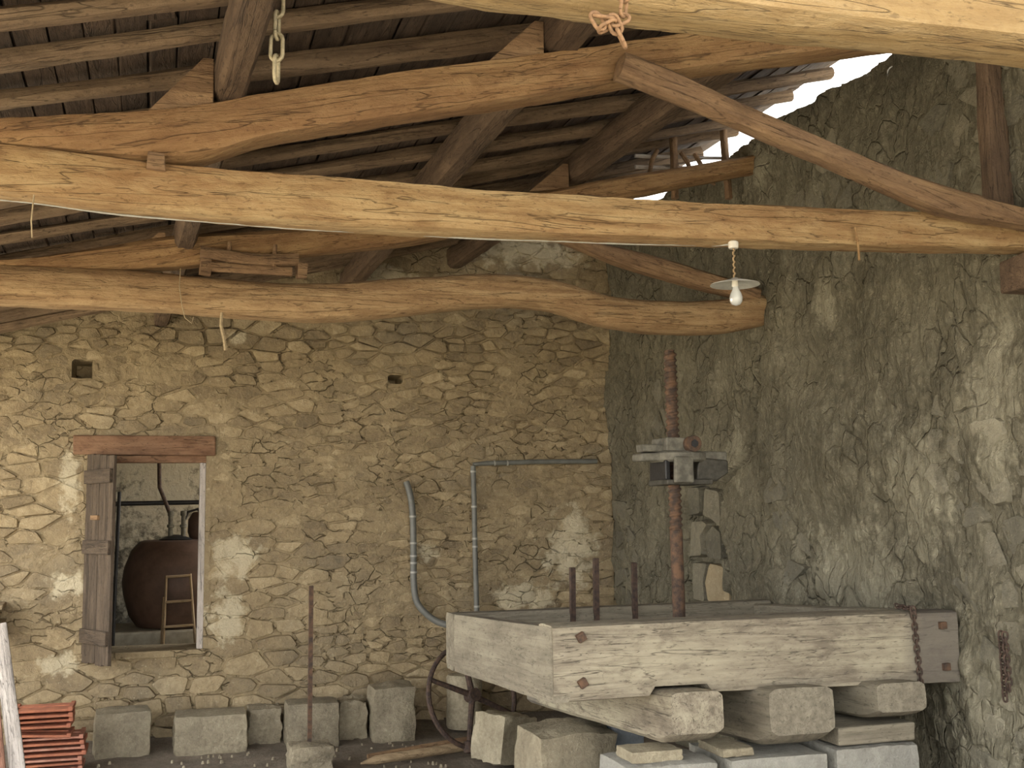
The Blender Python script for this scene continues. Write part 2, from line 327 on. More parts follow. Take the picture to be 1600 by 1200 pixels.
# 2D value noise in numpy
def vnoise(x, y, seed):
    xi = np.floor(x).astype(np.int64); yi = np.floor(y).astype(np.int64); fx = x-xi; fy = y-yi
    fx = fx*fx*(3-2*fx); fy = fy*fy*(3-2*fy)
    def h(a, b):
        k = (a*374761393+b*668265263+seed*974634777) & 0x7fffffff
        k = ((k ^ (k >> 13))*1274126177) & 0x7fffffff
        return ((k ^ (k >> 16)) & 0xffff)/65535.0
    return (h(xi, yi)*(1-fx)+h(xi+1, yi)*fx)*(1-fy)+(h(xi, yi+1)*(1-fx)+h(xi+1, yi+1)*fx)*fy
def fbm(x, y, seed, oct=5, lac=2.1, gain=0.5):
    s = 0; a = 1; t = 0
    for o in range(oct):
        s = s+a*vnoise(x, y, seed+o*13); t += a; a *= gain; x = x*lac+3.7; y = y*lac+1.3
    return s/t
def seg_dist(px, py, pts):
    d = np.full(px.shape, 9.0)
    for (a, b), (c, e) in zip(pts, pts[1:]):
        vx, vy = c-a, e-b; t = np.clip(((px-a)*vx+(py-b)*vy)/(vx*vx+vy*vy), 0, 1)
        d = np.minimum(d, np.hypot(px-a-t*vx, py-b-t*vy))
    return d

# Voronoi rubble cells
def darts(x0, x1, z0, z1, rfun, asp, tries, extra=()):
    pts = [(a/asp, b, rfun(a, b)) for a, b in extra]
    arr = np.zeros((tries+len(pts), 3)); n = len(pts)
    if n: arr[:n] = pts
    cand = RNG.rand(tries, 2)
    for cx, cz in cand:
        x = x0+cx*(x1-x0); z = z0+cz*(z1-z0); r = rfun(x, z)*(0.75+0.5*((cx*977) % 1))
        if n:
            d = np.hypot(arr[:n, 0]-x/asp, arr[:n, 1]-z)
            if (d < (arr[:n, 2]+r)*0.5).any(): continue
        arr[n] = (x/asp, z, r); n += 1
    return arr[:n]
def cell(i, arr, box):
    px, pz = arr[i, 0], arr[i, 1]
    poly = [(box[0], box[2]), (box[1], box[2]), (box[1], box[3]), (box[0], box[3])]
    d = np.hypot(arr[:, 0]-px, arr[:, 1]-pz); order = np.argsort(d)[1:22]
    for j in order:
        qx, qz = arr[j, 0], arr[j, 1]; w = 0.5+0.08*(arr[i, 2]-arr[j, 2])/max(arr[i, 2], arr[j, 2])
        mx, mz = px+(qx-px)*w, pz+(qz-pz)*w; nx, nz = qx-px, qz-pz; out = []
        for k in range(len(poly)):
            a, b = poly[k], poly[(k+1) % len(poly)]
            da = (a[0]-mx)*nx+(a[1]-mz)*nz; db = (b[0]-mx)*nx+(b[1]-mz)*nz
            if da <= 0: out.append(a)
            if da*db < 0:
                t = da/(da-db); out.append((a[0]+(b[0]-a[0])*t, a[1]+(b[1]-a[1])*t))
        poly = out
        if len(poly) < 3: return None
    return poly
def stone_geo(poly, cx, cz, inset, proud, rr):
    """rounded irregular stone seen on (a, z), depth d towards the viewer; 3 rings"""
    n = len(poly); pts = []
    for k in range(n):
        a, b = poly[k], poly[(k+1) % n]
        for t in (0.10, 0.90): pts.append((a[0]+(b[0]-a[0])*t, a[1]+(b[1]-a[1])*t))
    # thin out short edges
    q = [pts[0]]
    for p in pts[1:]:
        if math.hypot(p[0]-q[-1][0], p[1]-q[-1][1]) > 0.012: q.append(p)
    pts = q; n = len(pts)
    def shrink(dist, jit):
        out = []
        for (x, z) in pts:
            dx, dz = x-cx, z-cz; l = math.hypot(dx, dz) or 1
            k = max(0.3, 1-dist/l)*(1+rr.uniform(-jit, jit)); out.append((cx+dx*k, cz+dz*k))
        return out
    r1 = shrink(inset, 0.03); r2 = shrink(inset+0.010+0.006*rr.random(), 0.04)
    tilt = (rr.uniform(-0.08, 0.08), rr.uniform(-0.10, 0.10))
    vs_ = [(x, -0.035, z) for x, z in r1] + [(x, proud-0.001+(x-cx)*tilt[0]+(z-cz)*tilt[1]+rr.uniform(-0.004, 0.004), z) for x, z in r2] + [(cx, proud+0.002+rr.uniform(0, 0.003), cz)]
    fs = [(k, (k+1) % n, n+(k+1) % n, n+k) for k in range(n)] + [(n+k, n+(k+1) % n, 2*n) for k in range(n)]
    return vs_, fs

ZF = 0.08          # earth floor level inside
XR, YB = 4.0, 10.0 # inner faces of the right and back walls
def zroof(x): return 3.446+0.245*x

# ================================================================== SETTING
# floor
nx, ny = 130, 190
gx = np.linspace(-2.8, 4.3, nx); gy = np.linspace(0.6, 10.2, ny); GX, GY = np.meshgrid(gx, gy)
gz = ZF-0.02+0.05*(fbm(GX*1.2, GY*1.2, 3)-0.5)+0.03*(fbm(GX*7, GY*3, 5)-0.4)+0.07*np.clip((GY-9.3)/0.7, 0, 1)**2
vs_ = np.stack([GX, GY, gz], -1).reshape(-1, 3)
idx = np.arange(nx*ny).reshape(ny, nx); fs = np.stack([idx[:-1, :-1], idx[:-1, 1:], idx[1:, 1:], idx[1:, :-1]], -1).reshape(-1, 4)
me = bpy.data.meshes.new('floor'); me.from_pydata(vs_.tolist(), [], fs.tolist())
floor = link('floor', me, 'earth', kind='structure', smooth='all', label='dark earth floor strewn with grit and splinters')
g = MB(); g.box(-60, 60, -60, 70, -0.5, 0.02); g.build('ground', 'gravel', kind='structure', label='pale gravel ground outside the barn')

# ---- back wall: mortar bed with window opening and putlog holes
WX0, WX1, WZ0, WZ1 = -0.57, 0.375, 0.80, 2.40
HOLES = [(-0.69, -0.555, 3.03, 3.17), (1.92, 2.05, 3.04, 3.12)]
x0, x1, z0, z1 = -2.65, 4.05, 0.0, 4.78; st = 0.02
gx = np.arange(x0, x1+1e-6, st); gz_ = np.arange(z0, z1+1e-6, st); GX, GZ = np.meshgrid(gx, gz_)
lowz = np.clip((1.05-GZ)/0.3, 0, 1)
h = 0.028*(fbm(GX*2.2, GZ*2.6, 21)-0.5)*2 + 0.020*(fbm(GX*9, GZ*13, 33, 4)-0.5)*2 + 0.001 - 0.012*lowz
h -= 0.02*np.clip((0.2-np.abs(GZ-3.42))/0.2, 0, 1)
Yb = YB-h
near_win = (np.maximum(np.maximum(WX0-GX, GX-WX1), np.maximum(WZ0-GZ, GZ-WZ1)) < 0.05)
Yb = np.where(near_win, YB-0.004-0.3*np.clip(h, -0.01, 0.01), Yb)
for (a, b, c, d) in HOLES:
    ins = (GX > a) & (GX < b) & (GZ > c) & (GZ < d); Yb = np.where(ins, YB+0.28, Yb)
vs_ = np.stack([GX, Yb, GZ], -1).reshape(-1, 3); nx, ny = len(gx), len(gz_)
idx = np.arange(nx*ny).reshape(ny, nx)
cxm = (GX[:-1, :-1]+st/2); czm = (GZ[:-1, :-1]+st/2)
keep = ~((cxm > WX0) & (cxm < WX1) & (czm > WZ0) & (czm < WZ1))
topk = czm < zroof(cxm)+0.29
fs = np.stack([idx[:-1, :-1], idx[:-1, 1:], idx[1:, 1:], idx[1:, :-1]], -1)[keep & topk]
mb = MB(); mb.v = vs_.tolist(); mb.f = [tuple(f) for f in fs.tolist()]
bk0, bk1 = YB+0.03, YB+0.5
for (a, b, c, d) in [(x0, WX0, z0, 3.03), (WX1, x1+0.45, z0, WZ1), (WX0, WX1, z0, WZ0), (WX0, x1+0.45, WZ1, 3.03)]:
    mb.box(a, b, bk0, bk1, c, d)
mb.prism([(x0, 3.03), (x1+0.45, 3.03), (x1+0.45, zroof(4.5)+0.2), (x0, zroof(x0)+0.27)], bk0+0.3, bk1)
mb.box(WX0-0.01, WX1+0.01, YB-0.005, YB+0.5, WZ0-0.03, WZ0)   # sill bed
for xx in (WX0, WX1): mb.box(xx-0.005, xx+0.005, YB-0.004, YB+0.5, WZ0, WZ1)
mb.box(WX0, WX1, YB+0.02, YB+0.5, WZ1, WZ1+0.01)
wall_back = mb.build('wall_back', 'mortar', kind='structure', label='rubble stone back wall bedded in ochre earth mortar')

JX = [(-0.74, z) for z in (0.95, 1.22, 1.5, 1.78, 2.06, 2.3)] + [(0.56, z) for z in (0.97, 1.3, 1.62, 1.95, 2.25)] + [(-0.35, 0.68), (0.02, 0.68), (0.33, 0.68)]
def rfun(x, z):
    base = 0.088+0.028*max(0.0, min(1.0, (1.15-z)/0.35))
    base *= 0.8+0.5*mnoise.noise(Vector((x*0.9, z*1.3, 4.2)))
    if WX0-0.35 < x < WX1+0.35 and 0.6 < z < 2.4 and not (WX0-0.02 < x < WX1+0.02 and z > 0.8): base = max(base, 0.16)
    return max(0.055, base)
ASP = 2.1
arr = darts(-2.6, 4.0, 0.02, 4.7, rfun, ASP, 10500, JX)
rr = random.Random(5); cells = []
for i in range(len(arr)):
    cx, cz = arr[i, 0]*ASP, arr[i, 1]
    if cz > zroof(cx)+0.22 or (WX0 < cx < WX1 and WZ0 < cz < WZ1+0.17): continue
    poly = cell(i, arr, (-2.65/ASP, 4.03/ASP, 0.0, 4.75))
    if not poly: continue
    poly = [(a*ASP, b) for a, b in poly]
    # keep clear of the opening, the lintel and the putlog holes
    for (a, b, c, d) in [(WX0-0.005, WX1+0.005, WZ0, WZ1), (-0.70, 0.46, 2.38, 2.57)]+HOLES:
        if max(p[0] for p in poly) > a and min(p[0] for p in poly) < b and max(p[1] for p in poly) > c and min(p[1] for p in poly) < d:
            opts = [(a-cx, 0), (cx-b, 1), (c-cz, 2), (cz-d, 3)]; k = max(opts)[1]
            poly = [(min(p[0], a), p[1]) if k == 0 else (max(p[0], b), p[1]) if k == 1 else (p[0], min(p[1], c)) if k == 2 else (p[0], max(p[1], d)) for p in poly]
    cx = sum(p[0] for p in poly)/len(poly); cz = sum(p[1] for p in poly)/len(poly)
    ar = 0.5*abs(sum(poly[k][0]*poly[(k+1) % len(poly)][1]-poly[(k+1) % len(poly)][0]*poly[k][1] for k in range(len(poly))))
    if ar < 0.0012: continue
    cells.append((poly, cx, cz, ar))
def vis(c):
    return c[3] if (-1.25 < c[1] < 3.95 and 0.2 < c[2] < 3.25) else 0
cells.sort(key=vis, reverse=True)
rest = MB(); tint = []
for k, (poly, cx, cz, ar) in enumerate(cells):
    low = max(0.0, min(1.0, (1.1-cz)/0.3)); jamb = abs(cx+0.1) < 0.75 and 0.6 < cz < 2.35
    proud = (0.004+0.014*rr.random()+0.020*low*rr.random()) if not jamb else 0.006
    vsx, fsx = stone_geo(poly, cx, cz, 0.0025+0.004*rr.random()+0.003*low, proud, rr)
    vsx = [(x, YB-d, z) for x, d, z in vsx]
    if k < 300:
        m_ = MB(); m_.add(vsx, fsx); m_.build('stone', 'stone', wall_back, loc=(cx, YB, cz), smooth=True)
    else:
        rest.add(vsx, fsx); tint += [rr.random()]*len(vsx)
o = rest.build('rubble_stones', 'stone', wall_back, smooth=True, kind='stuff', label='small rubble stones filling the back wall')
at = o.data.attributes.new('tint', 'FLOAT', 'POINT'); at.data.foreach_set('value', tint)
# broken flat stones projecting at the left edge of the wall
for k in range(6):
    m_ = MB(); zz = 0.98+0.045*k; m_.box(-1.6, -1.12-0.05*rr.random(), YB-0.30-0.06*rr.random(), YB+0.02, zz, zz+0.036, 0.012)
    m_.build('stone', 'stone', wall_back, loc=(-1.35, YB-0.15, zz), bevel=0.008)

# ---- right wall: flaking render over stone
st = 0.014
gy = np.arange(4.1, 10.04, st); gz_ = np.arange(0.0, 4.60, st); GY, GZ = np.meshgrid(gy, gz_)
t1 = fbm(GY*1.6, GZ*1.3, 51, 5); t2 = fbm(GY*4.5, GZ*3.2, 61, 5); t3 = fbm(GY*16, GZ*9, 71, 4)
ter = np.floor(t2*9)/9+0.35*np.clip((t2*9) % 1, 0, 1)/9
h = 0.075*(t1-0.5)*2+0.11*(ter-0.5)+0.020*(t3-0.5)*2
CR = [(7.17, 2.95), (7.25, 2.6), (7.37, 2.36), (7.62, 2.2), (7.80, 2.07), (7.87, 1.74), (7.72, 1.45), (7.80, 1.2)]
wob = 0.03*(fbm(GY*9, GZ*9, 81, 3)-0.5)*2
cd = seg_dist(GY+wob, GZ+wob, CR); h -= 0.13*np.clip(1.3-cd/0.034, 0, 1)
ins = (GY+wob*1.5 > 7.82) & (GY+wob < 8.42) & (GZ+wob > 1.12) & (GZ+wob*2 < 2.12); h = np.where(ins, h*0.5-0.12, h)
CR2 = [[(6.6, 1.9), (6.45, 1.6), (6.6, 1.35), (6.45, 1.15)], [(5.2, 2.0), (5.1, 1.7), (5.15, 1.4)], [(8.9, 2.6), (9.0, 2.1), (8.95, 1.7), (9.1, 1.3)], [(6.9, 3.3), (6.8, 2.9), (6.95, 2.6)], [(5.6, 0.7), (5.5, 0.5), (5.4, 0.3)]]
for c in CR2: h -= 0.05*np.clip(1-seg_dist(GY+wob*2, GZ+wob*2, c)/0.018, 0, 1)
rag = 0.10*(fbm(GY*2.5, GY*0+2.2, 91, 4)-0.5)*2
zt = np.where(GZ > 4.38, 4.38+(GZ-4.38)*(0.75+1.6*rag), GZ)
vs_ = np.stack([XR-h, GY, zt], -1).reshape(-1, 3); nx, ny = len(gy), len(gz_)
idx = np.arange(nx*ny).reshape(ny, nx); fs = np.stack([idx[:-1, 1:], idx[:-1, :-1], idx[1:, :-1], idx[1:, 1:]], -1).reshape(-1, 4)
mb = MB(); mb.v = vs_.tolist(); mb.f = [tuple(f) for f in fs.tolist()]
mb.box(XR+0.16, XR+0.45, 4.1, 10.5, 0.0, 4.42); mb.box(XR+0.02, XR+0.55, 0.7, 4.12, 0.0, 4.55)
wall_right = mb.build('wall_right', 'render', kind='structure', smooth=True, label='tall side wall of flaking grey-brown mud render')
arr = darts(4.2, 9.9, 0.1, 4.3, lambda a, b: 0.16, 1.25, 2500)
def rmask(y, z):
    if 7.0 < y < 8.6 and 1.0 < z < 3.0: return False
    k = mnoise.noise(Vector((y*0.8, z*0.9, 9.1)))
    return (y < 5.3 and k > -0.1) or (z < 1.7 and y < 6.6 and k > 0.15) or k > 0.38
for i in range(len(arr)):
    cy, cz = arr[i, 0]*1.25, arr[i, 1]
    if not rmask(cy, cz): continue
    poly = cell(i, arr, (4.15/1.25, 9.95/1.25, 0.05, 4.4))
    if not poly: continue
    poly = [(a*1.25, b) for a, b in poly]
    iy = min(len(gy)-1, max(0, int((cy-4.1)/st))); iz = min(len(gz_)-1, int(cz/st))
    vsx, fsx = stone_geo(poly, cy, cz, 0.025+0.02*rr.random(), float(np.mean(h[max(0, iz-4):iz+5, max(0, iy-4):iy+5]))+0.004, rr)
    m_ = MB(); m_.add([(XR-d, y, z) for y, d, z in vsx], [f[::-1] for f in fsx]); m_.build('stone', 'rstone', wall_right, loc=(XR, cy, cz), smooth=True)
BARE = [([(7.84, 1.20), (8.16, 1.19), (8.20, 1.36), (8.12, 1.50), (7.90, 1.49), (7.82, 1.36)], 'stone', -0.055), ([(8.18, 1.18), (8.46, 1.2), (8.46, 1.5), (8.15, 1.51), (8.22, 1.36)], 'rstone', -0.05),
        ([(7.90, 1.51), (8.18, 1.52), (8.22, 1.72), (8.08, 1.80), (7.92, 1.74)], 'rstone', -0.06), ([(8.2, 1.53), (8.46, 1.52), (8.46, 1.82), (8.24, 1.84), (8.12, 1.80), (8.23, 1.71)], 'rstone', -0.045),
        ([(7.90, 1.76), (8.09, 1.82), (8.22, 1.86), (8.20, 2.08), (7.96, 2.06)], 'rstone', -0.055), ([(8.24, 1.86), (8.46, 1.84), (8.46, 2.1), (8.22, 2.09)], 'rstone', -0.04)]
for pl_, mt_, dp_ in BARE:
    cy = sum(q[0] for q in pl_)/len(pl_); cz = sum(q[1] for q in pl_)/len(pl_)
    vsx, fsx = stone_geo(pl_, cy, cz, 0.005, dp_, rr)
    vsx = [(a, -0.17 if k < (len(vsx)-1)//2 else b_, c) for k, (a, b_, c) in enumerate(vsx)]
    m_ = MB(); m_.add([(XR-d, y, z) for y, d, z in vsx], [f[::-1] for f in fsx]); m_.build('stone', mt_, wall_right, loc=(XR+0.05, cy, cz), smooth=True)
# ---- roof: covering, boards and common rafters
rx0, rx1 = -2.7, 4.06
mb = MB(); mb.prism([(rx0, zroof(rx0)+0.335), (rx1+0.05, zroof(rx1)+0.348), (rx1+0.05, zroof(rx1)+0.40), (rx0, zroof(rx0)+0.40)], 0.7, 10.6)
ceiling = mb.build('ceiling', 'roof', kind='structure', label='low pitched roof underside of dark boards on rough rafters')
bw = 0.128; x = rx0
while x < rx1:
    w = bw*random.uniform(0.8, 1.15); yy = 0.7
    while yy < 10.55:
        ln = random.uniform(2.4, 3.8); y2 = min(10.58, yy+ln)
        if y2 > 10.2: y2 = 10.58
        m_ = MB(); za = zroof(x)+0.302+random.uniform(0, 0.008); zb = zroof(x+w)+0.302+random.uniform(0, 0.008)
        g = random.uniform(0.004, 0.018); sk = random.uniform(-0.01, 0.01)
        L = y2-yy-0.006
        v8 = [(0, a, b) for a, b in ()]
        p = [(x+sk, za), (x+w-g+sk, zb), (x+w-g-sk, zb+0.022), (x-sk, za+0.022)]
        vv = [(0, q[0]-x, q[1]-za) for q in p]+[(L, q[0]-x-sk*2, q[1]-za+random.uniform(-0.004, 0.004)) for q in p]
        m_.add([(a, -b_, c) for a, b_, c in vv], [(0, 1, 2, 3), (7, 6, 5, 4), (0, 4, 5, 1), (1, 5, 6, 2), (2, 6, 7, 3), (3, 7, 4, 0)])
        ob = m_.build('board', 'board', ceiling); ob.location = (x, yy, za); ob.rotation_euler = (0, 0, R(90))
        yy = y2
    x += w
ys = [1.3, 1.75, 2.2, 2.62, 3.05, 3.6, 4.02, 4.38, 4.82, 5.3, 5.75, 6.2, 6.62, 7.08, 7.5, 7.95, 8.4, 8.85, 9.3, 9.75]
for k, y in enumerate(ys):
    dy = random.uniform(-0.10, 0.10); a, b_ = rx0, rx1-random.uniform(0.0, 0.1); hh = random.uniform(0.038, 0.048)
    bend = random.uniform(-0.02, 0.02)
    def stf(s, hh=hh, bend=bend): return (bend*math.sin(s*0.9+k), hh*(1+0.12*math.sin(s*1.7+k)))
    timber('rafter', 'rafter', (a, y-dy, zroof(a)+0.252), (b_, y+dy, zroof(b_)+0.252), stf, random.uniform(0.04, 0.052), n_exp=2.8, nseg=10, amp=0.012, step=0.16, parent=ceiling, seed=k+3)

# ================================================================== TIMBERS
TB_top = [(-2.65, 3.27), (-0.592, 3.253), (0.0, 3.227), (0.635, 3.222), (1.384, 3.216), (2.27, 3.233), (3.257, 3.262), (4.05, 3.297)]
TB_bot = [(-2.65, 3.07), (-0.585, 3.06), (-0.138, 3.034), (0.337, 3.023), (1.382, 3.03), (2.264, 3.057), (2.908, 3.074), (4.05, 3.118)]
tieB = truss_timber('tie_beam', 'tie', TB_top, TB_bot, 4.48, 0.08, n_exp=6, amp=0.008, step=0.05, nseg=20, seed=1, fine=0.005, label='long straight honey-coloured tie beam crossing the whole barn, carrying the bulb', cat='beam')
mbp = MB(); mbp.prism([(-0.075, 3.185), (-0.005, 3.18), (-0.01, 3.245), (-0.07, 3.25)], 4.375, 4.43); pg = mbp.build('wedge', 'strut', tieB, bevel=0.004)
pg.matrix_basis = tieB.matrix_basis.inverted()
TC_top = [(-2.65, 3.34), (-0.913, 3.348), (-0.21, 3.346), (0.347, 3.324), (0.851, 3.32), (1.418, 3.381), (2.012, 3.44), (2.454, 3.42), (2.909, 3.332), (3.478, 3.327), (4.0, 3.392)]
TC_bot = [(-2.65, 3.10), (-0.905, 3.111), (-0.204, 3.114), (0.542, 3.086), (1.012, 3.092), (1.501, 3.157), (1.924, 3.216), (2.406, 3.224), (2.767, 3.139), (3.185, 3.093), (3.666, 3.11), (4.0, 3.176)]
truss_timber('tie_beam', 'tie_far', TC_top, TC_bot, 7.13, 0.125, n_exp=3.2, amp=0.01, step=0.05, nseg=20, seed=2, label='wavy crooked tie beam above the stone wall, bent like a tree trunk', cat='beam')
truss_timber('tie_beam', 'near', [(-2.65, 3.42), (0.5, 3.36), (1.4, 3.38), (2.2, 3.40), (4.05, 3.42)], [(-2.65, 3.06), (0.5, 3.045), (1.2, 3.04), (2.0, 3.055), (4.05, 3.08)], 2.37, 0.11, n_exp=5, amp=0.012, step=0.05, nseg=20, seed=3, label='pale squared tie beam at the top right, nearest to the viewer', cat='beam')
AB_top = [(-1.0, 3.275), (-0.595, 3.343), (0.004, 3.446), (0.329, 3.535), (1.111, 3.735), (1.476, 3.825), (1.982, 3.945), (2.785, 4.14), (4.05, 4.43)]
AB_bot = [(-1.0, 3.235), (-0.592, 3.235), (-0.003, 3.227), (0.332, 3.345), (0.841, 3.474), (1.388, 3.607), (1.856, 3.735), (2.818, 3.96), (4.05, 4.24)]
arbB = truss_timber('principal_rafter', 'arb', AB_top, AB_bot, 4.5, 0.10, n_exp=5, amp=0.010, step=0.05, nseg=20, seed=4, label='thick reddish-brown sloping rafter rising right from the straight tie beam', cat='beam')
AC_top = [(-1.0, 3.36), (-0.88, 3.368), (-0.25, 3.505), (0.042, 3.575), (0.8, 3.66), (1.418, 3.77), (2.328, 4.0), (3.858, 4.375), (4.05, 4.42)]
AC_bot = [(-1.0, 3.325), (-0.9, 3.325), (-0.425, 3.335), (0.158, 3.393), (0.929, 3.515), (1.6, 3.64), (2.645, 3.93), (3.854, 4.235), (4.05, 4.28)]
arbC = truss_timber('principal_rafter', 'arb', AC_top, AC_bot, 7.13, 0.09, n_exp=4, amp=0.012, seed=5, label='sloping rafter behind, rising right above the wavy tie beam', cat='beam')
truss_timber('strut', 'strut', [(1.811, 3.812), (2.023, 3.764), (2.508, 3.599), (3.148, 3.405), (3.844, 3.273), (3.969, 3.249)], [(1.811, 3.701), (2.199, 3.591), (2.819, 3.405), (3.410, 3.225), (3.844, 3.191), (3.969, 3.172)], 4.335, 0.058, n_exp=4, amp=0.01, seed=6, label='diagonal strut sloping down right to the end of the straight tie beam', cat='beam')
truss_timber('strut', 'strut', [(2.45, 3.78), (2.64, 3.71), (3.198, 3.612), (3.95, 3.43)], [(2.45, 3.69), (2.548, 3.67), (3.1, 3.496), (3.95, 3.33)], 7.08, 0.07, n_exp=4, amp=0.01, seed=7, label='dark diagonal strut sloping down to the right end of the wavy beam', cat='beam')
PUR = [(0.225, 0.11, 0.10, 'leftmost dark purlin crossing over the rafters, chain hanging beside it'), (1.60, 1.58, 0.10, 'middle dark purlin crossing over the rafters'), (2.78, 2.66, 0.10, 'rightmost dark purlin, running above the diagonal strut')]
for k, (xa, xb, hh, lab) in enumerate(PUR):
    f = lambda y: xa+(xb-xa)*(y-4.5)/2.63
    ya, yb = 0.8, 10.2
    timber('purlin', 'purlin', (f(ya), ya, zroof(f(4.5))+0.105), (f(yb), yb, zroof(f(7.13))+0.105), const(0.10), 0.062 if k == 0 else 0.08, n_exp=5, amp=0.008, seed=8+k, label=lab, cat='beam')
def cleat(par, Y, xe, w, hgt, hy=0.06):
    m_ = MB(); zb = lambda x: zroof(x)-0.03
    m_.prism([(xe-w, zb(xe-w)+0.03), (xe, zb(xe)), (xe, zb(xe)+hgt), (xe-0.04, zb(xe)+hgt)], Y-hy, Y+hy)
    c = m_.build('cleat', 'strut', par, bevel=0.004); c.matrix_basis = par.matrix_basis.inverted()
cleat(arbB, 4.5, 0.165, 0.24, 0.20); cleat(arbB, 4.5, 1.515, 0.26, 0.18)
cleat(arbC, 7.13, 0.0, 0.24, 0.17); cleat(arbC, 7.13, 1.50, 0.26, 0.18); cleat(arbC, 7.13, 2.575, 0.28, 0.17)
timber('wall_post', 'purlin', (3.93, 4.6, 3.30), (3.93, 4.62, 4.5), const(0.07), 0.05, n_exp=4, amp=0.012, lateral=(0, 1, 0), seed=15, label='dark upright post standing at the wall above the beam end', cat='post')
mbp = MB(); mbp.box(3.90, 4.1, 4.42, 4.60, 2.93, 3.10, 0.01); mbp.build('corbel', 'purlin', loc=(3.94, 4.51, 2.93), bevel=0.012, label='wooden corbel under the right end of the straight tie beam', cat='corbel')

# lumber stowed on the wavy beam
e = empty('wooden_yoke', (0.48, 7.13, 3.33), 'old wooden yoke lying on the wavy tie beam', 'yoke')
timber('rail', 'strut', (0.20, 6.99, 3.46), (0.78, 6.99, 3.445), lambda s: (-0.02*math.sin(s*5.4), 0.036), 0.03, n_exp=3, amp=0.008, parent=e, seed=31, step=0.04)
timber('rail', 'strut', (0.26, 6.985, 3.375), (0.74, 6.985, 3.37), const(0.03), 0.03, n_exp=3, amp=0.008, parent=e, seed=32, step=0.05)
for xx in (0.36, 0.63):
    m_ = MB(); m_.tube([(xx, 6.985, 3.37), (xx+0.01, 6.985, 3.53)], [0.02, 0.012], 8); m_.build('peg', 'strut', e)
for xx in (0.23, 0.80):
    m_ = MB(); m_.box(xx-0.03, xx+0.03, 6.96, 7.03, 3.33, 3.42, 0.006); m_.build('block', 'strut', e)
e = empty('wooden_rack', (3.55, 7.35, 4.2), 'broken wooden rack with two uprights stowed under the roof by the light gap', 'rack')
for (xa, za, xb, zb) in [(3.47, 4.11, 3.47, 4.60), (3.90, 4.14, 3.87, 4.65)]:
    timber('upright', 'strut', (xa, 7.33, za), (xb, 7.33, zb), const(0.022), 0.03, n_exp=3, amp=0.008, parent=e, lateral=(0, 1, 0), seed=33, step=0.05)
for zz in (4.36, 4.44):
    timber('rail', 'greyplank', (3.18, 7.36, zz-0.03), (3.92, 7.36, zz+0.01), const(0.012), 0.014, n_exp=2.2, amp=0.006, parent=e, seed=34, step=0.06)
for (xx, d_) in ((3.58, 0.12), (3.68, 0.1), (3.30, -0.12)):
    m_ = MB(); m_.tube([(xx-d_*0.4, 7.34, 4.46), (xx, 7.33, 4.38), (xx+d_*0.2, 7.32, 4.28), (xx+d_, 7.31, 4.23)], [0.016, 0.018, 0.016, 0.010], 7); m_.build('branch', 'strut', e, smooth=True)

# ================================================================== WINDOW
win = empty('window_1', (-0.1, YB, WZ0), 'window opening in the stone wall, dark brown lintel above', None)
win['kind'] = 'structure'
def lbox(name, mat, par, b, bev=0.006, jit=0.004):
    m_ = MB(); m_.box(*b, jit=jit); c = ((b[0]+b[1])/2, (b[2]+b[3])/2, (b[4]+b[5])/2)
    # grain runs along the local X axis: rotate boards that are longest upright
    return m_.build(name, mat, par, loc=c, bevel=bev)
lbox('lintel', 'lintel', win, (-0.68, 0.445, YB-0.045, YB+0.30, 2.395, 2.555), 0.01, 0.006)
lbox('head_rail', 'lintel', win, (WX0, WX1, YB+0.0, YB+0.08, 2.335, 2.395))
def upright(name, mat, par, x0_, x1_, y0_, y1_, z0_, z1_, bev=0.003):
    m_ = MB(); L = z1_-z0_
    m_.box(0, L, -(y1_-y0_)/2, (y1_-y0_)/2, -(x1_-x0_)/2, (x1_-x0_)/2, jit=0.002)
    o = m_.build(name, mat, None, bevel=bev)
    mw = Matrix.Translation(((x0_+x1_)/2, (y0_+y1_)/2, z0_)) @ Matrix(((0, 0, -1, 0), (0, 1, 0, 0), (1, 0, 0, 0), (0, 0, 0, 1)))
    o.parent = par; o.matrix_basis = par.matrix_basis.inverted() @ mw
    return o
upright('jamb', 'greyplank', win, WX1-0.055, WX1-0.005, YB+0.02, YB+0.12, WZ0, 2.335)
upright('jamb', 'shutter', win, WX0+0.003, WX0+0.05, YB+0.02, YB+0.12, WZ0, 2.335)
lbox('sill', 'mortar', win, (WX0-0.03, WX1+0.02, YB-0.03, YB+0.5, WZ0-0.05, WZ0+0.004), 0.008)
# shutter swung out towards the viewer; it turns about its hinge edge
shut = empty('shutter', (WX0+0.01, YB-0.01, WZ0-0.06), 'weathered plank shutter hanging open at the left of the window', 'shutter')
ang = R(-62)
SM = Matrix.Translation(shut.location) @ Matrix.Rotation(ang, 4, 'Z')
shut.matrix_basis = SM
def shbox(name, mat, b, up_=False):
    m_ = MB()
    if up_: m_.box(b[4], b[5], b[2], b[3], -b[1], -b[0], jit=0.002)
    else: m_.box(*b, jit=0.002)
    o = m_.build(name, mat, None, bevel=0.003); o.parent = shut
    o.matrix_basis = Matrix(((0, 0, -1, 0), (0, 1, 0, 0), (1, 0, 0, 0), (0, 0, 0, 1))) if up_ else Matrix.Identity(4)
    return o
for k in range(4): shbox('plank', 'shutter', (0.005+k*0.118, 0.118+k*0.118, -0.012, 0.014, 0.0+0.01*(k % 2), 1.66-0.008*k), True)
for zz in (0.16, 0.86, 1.42): shbox('batten', 'shutter', (0.01, 0.465, -0.038, -0.012, zz, zz+0.11))
shbox('latch', 'strut', (0.14, 0.26, -0.034, -0.012, 1.13, 1.165))

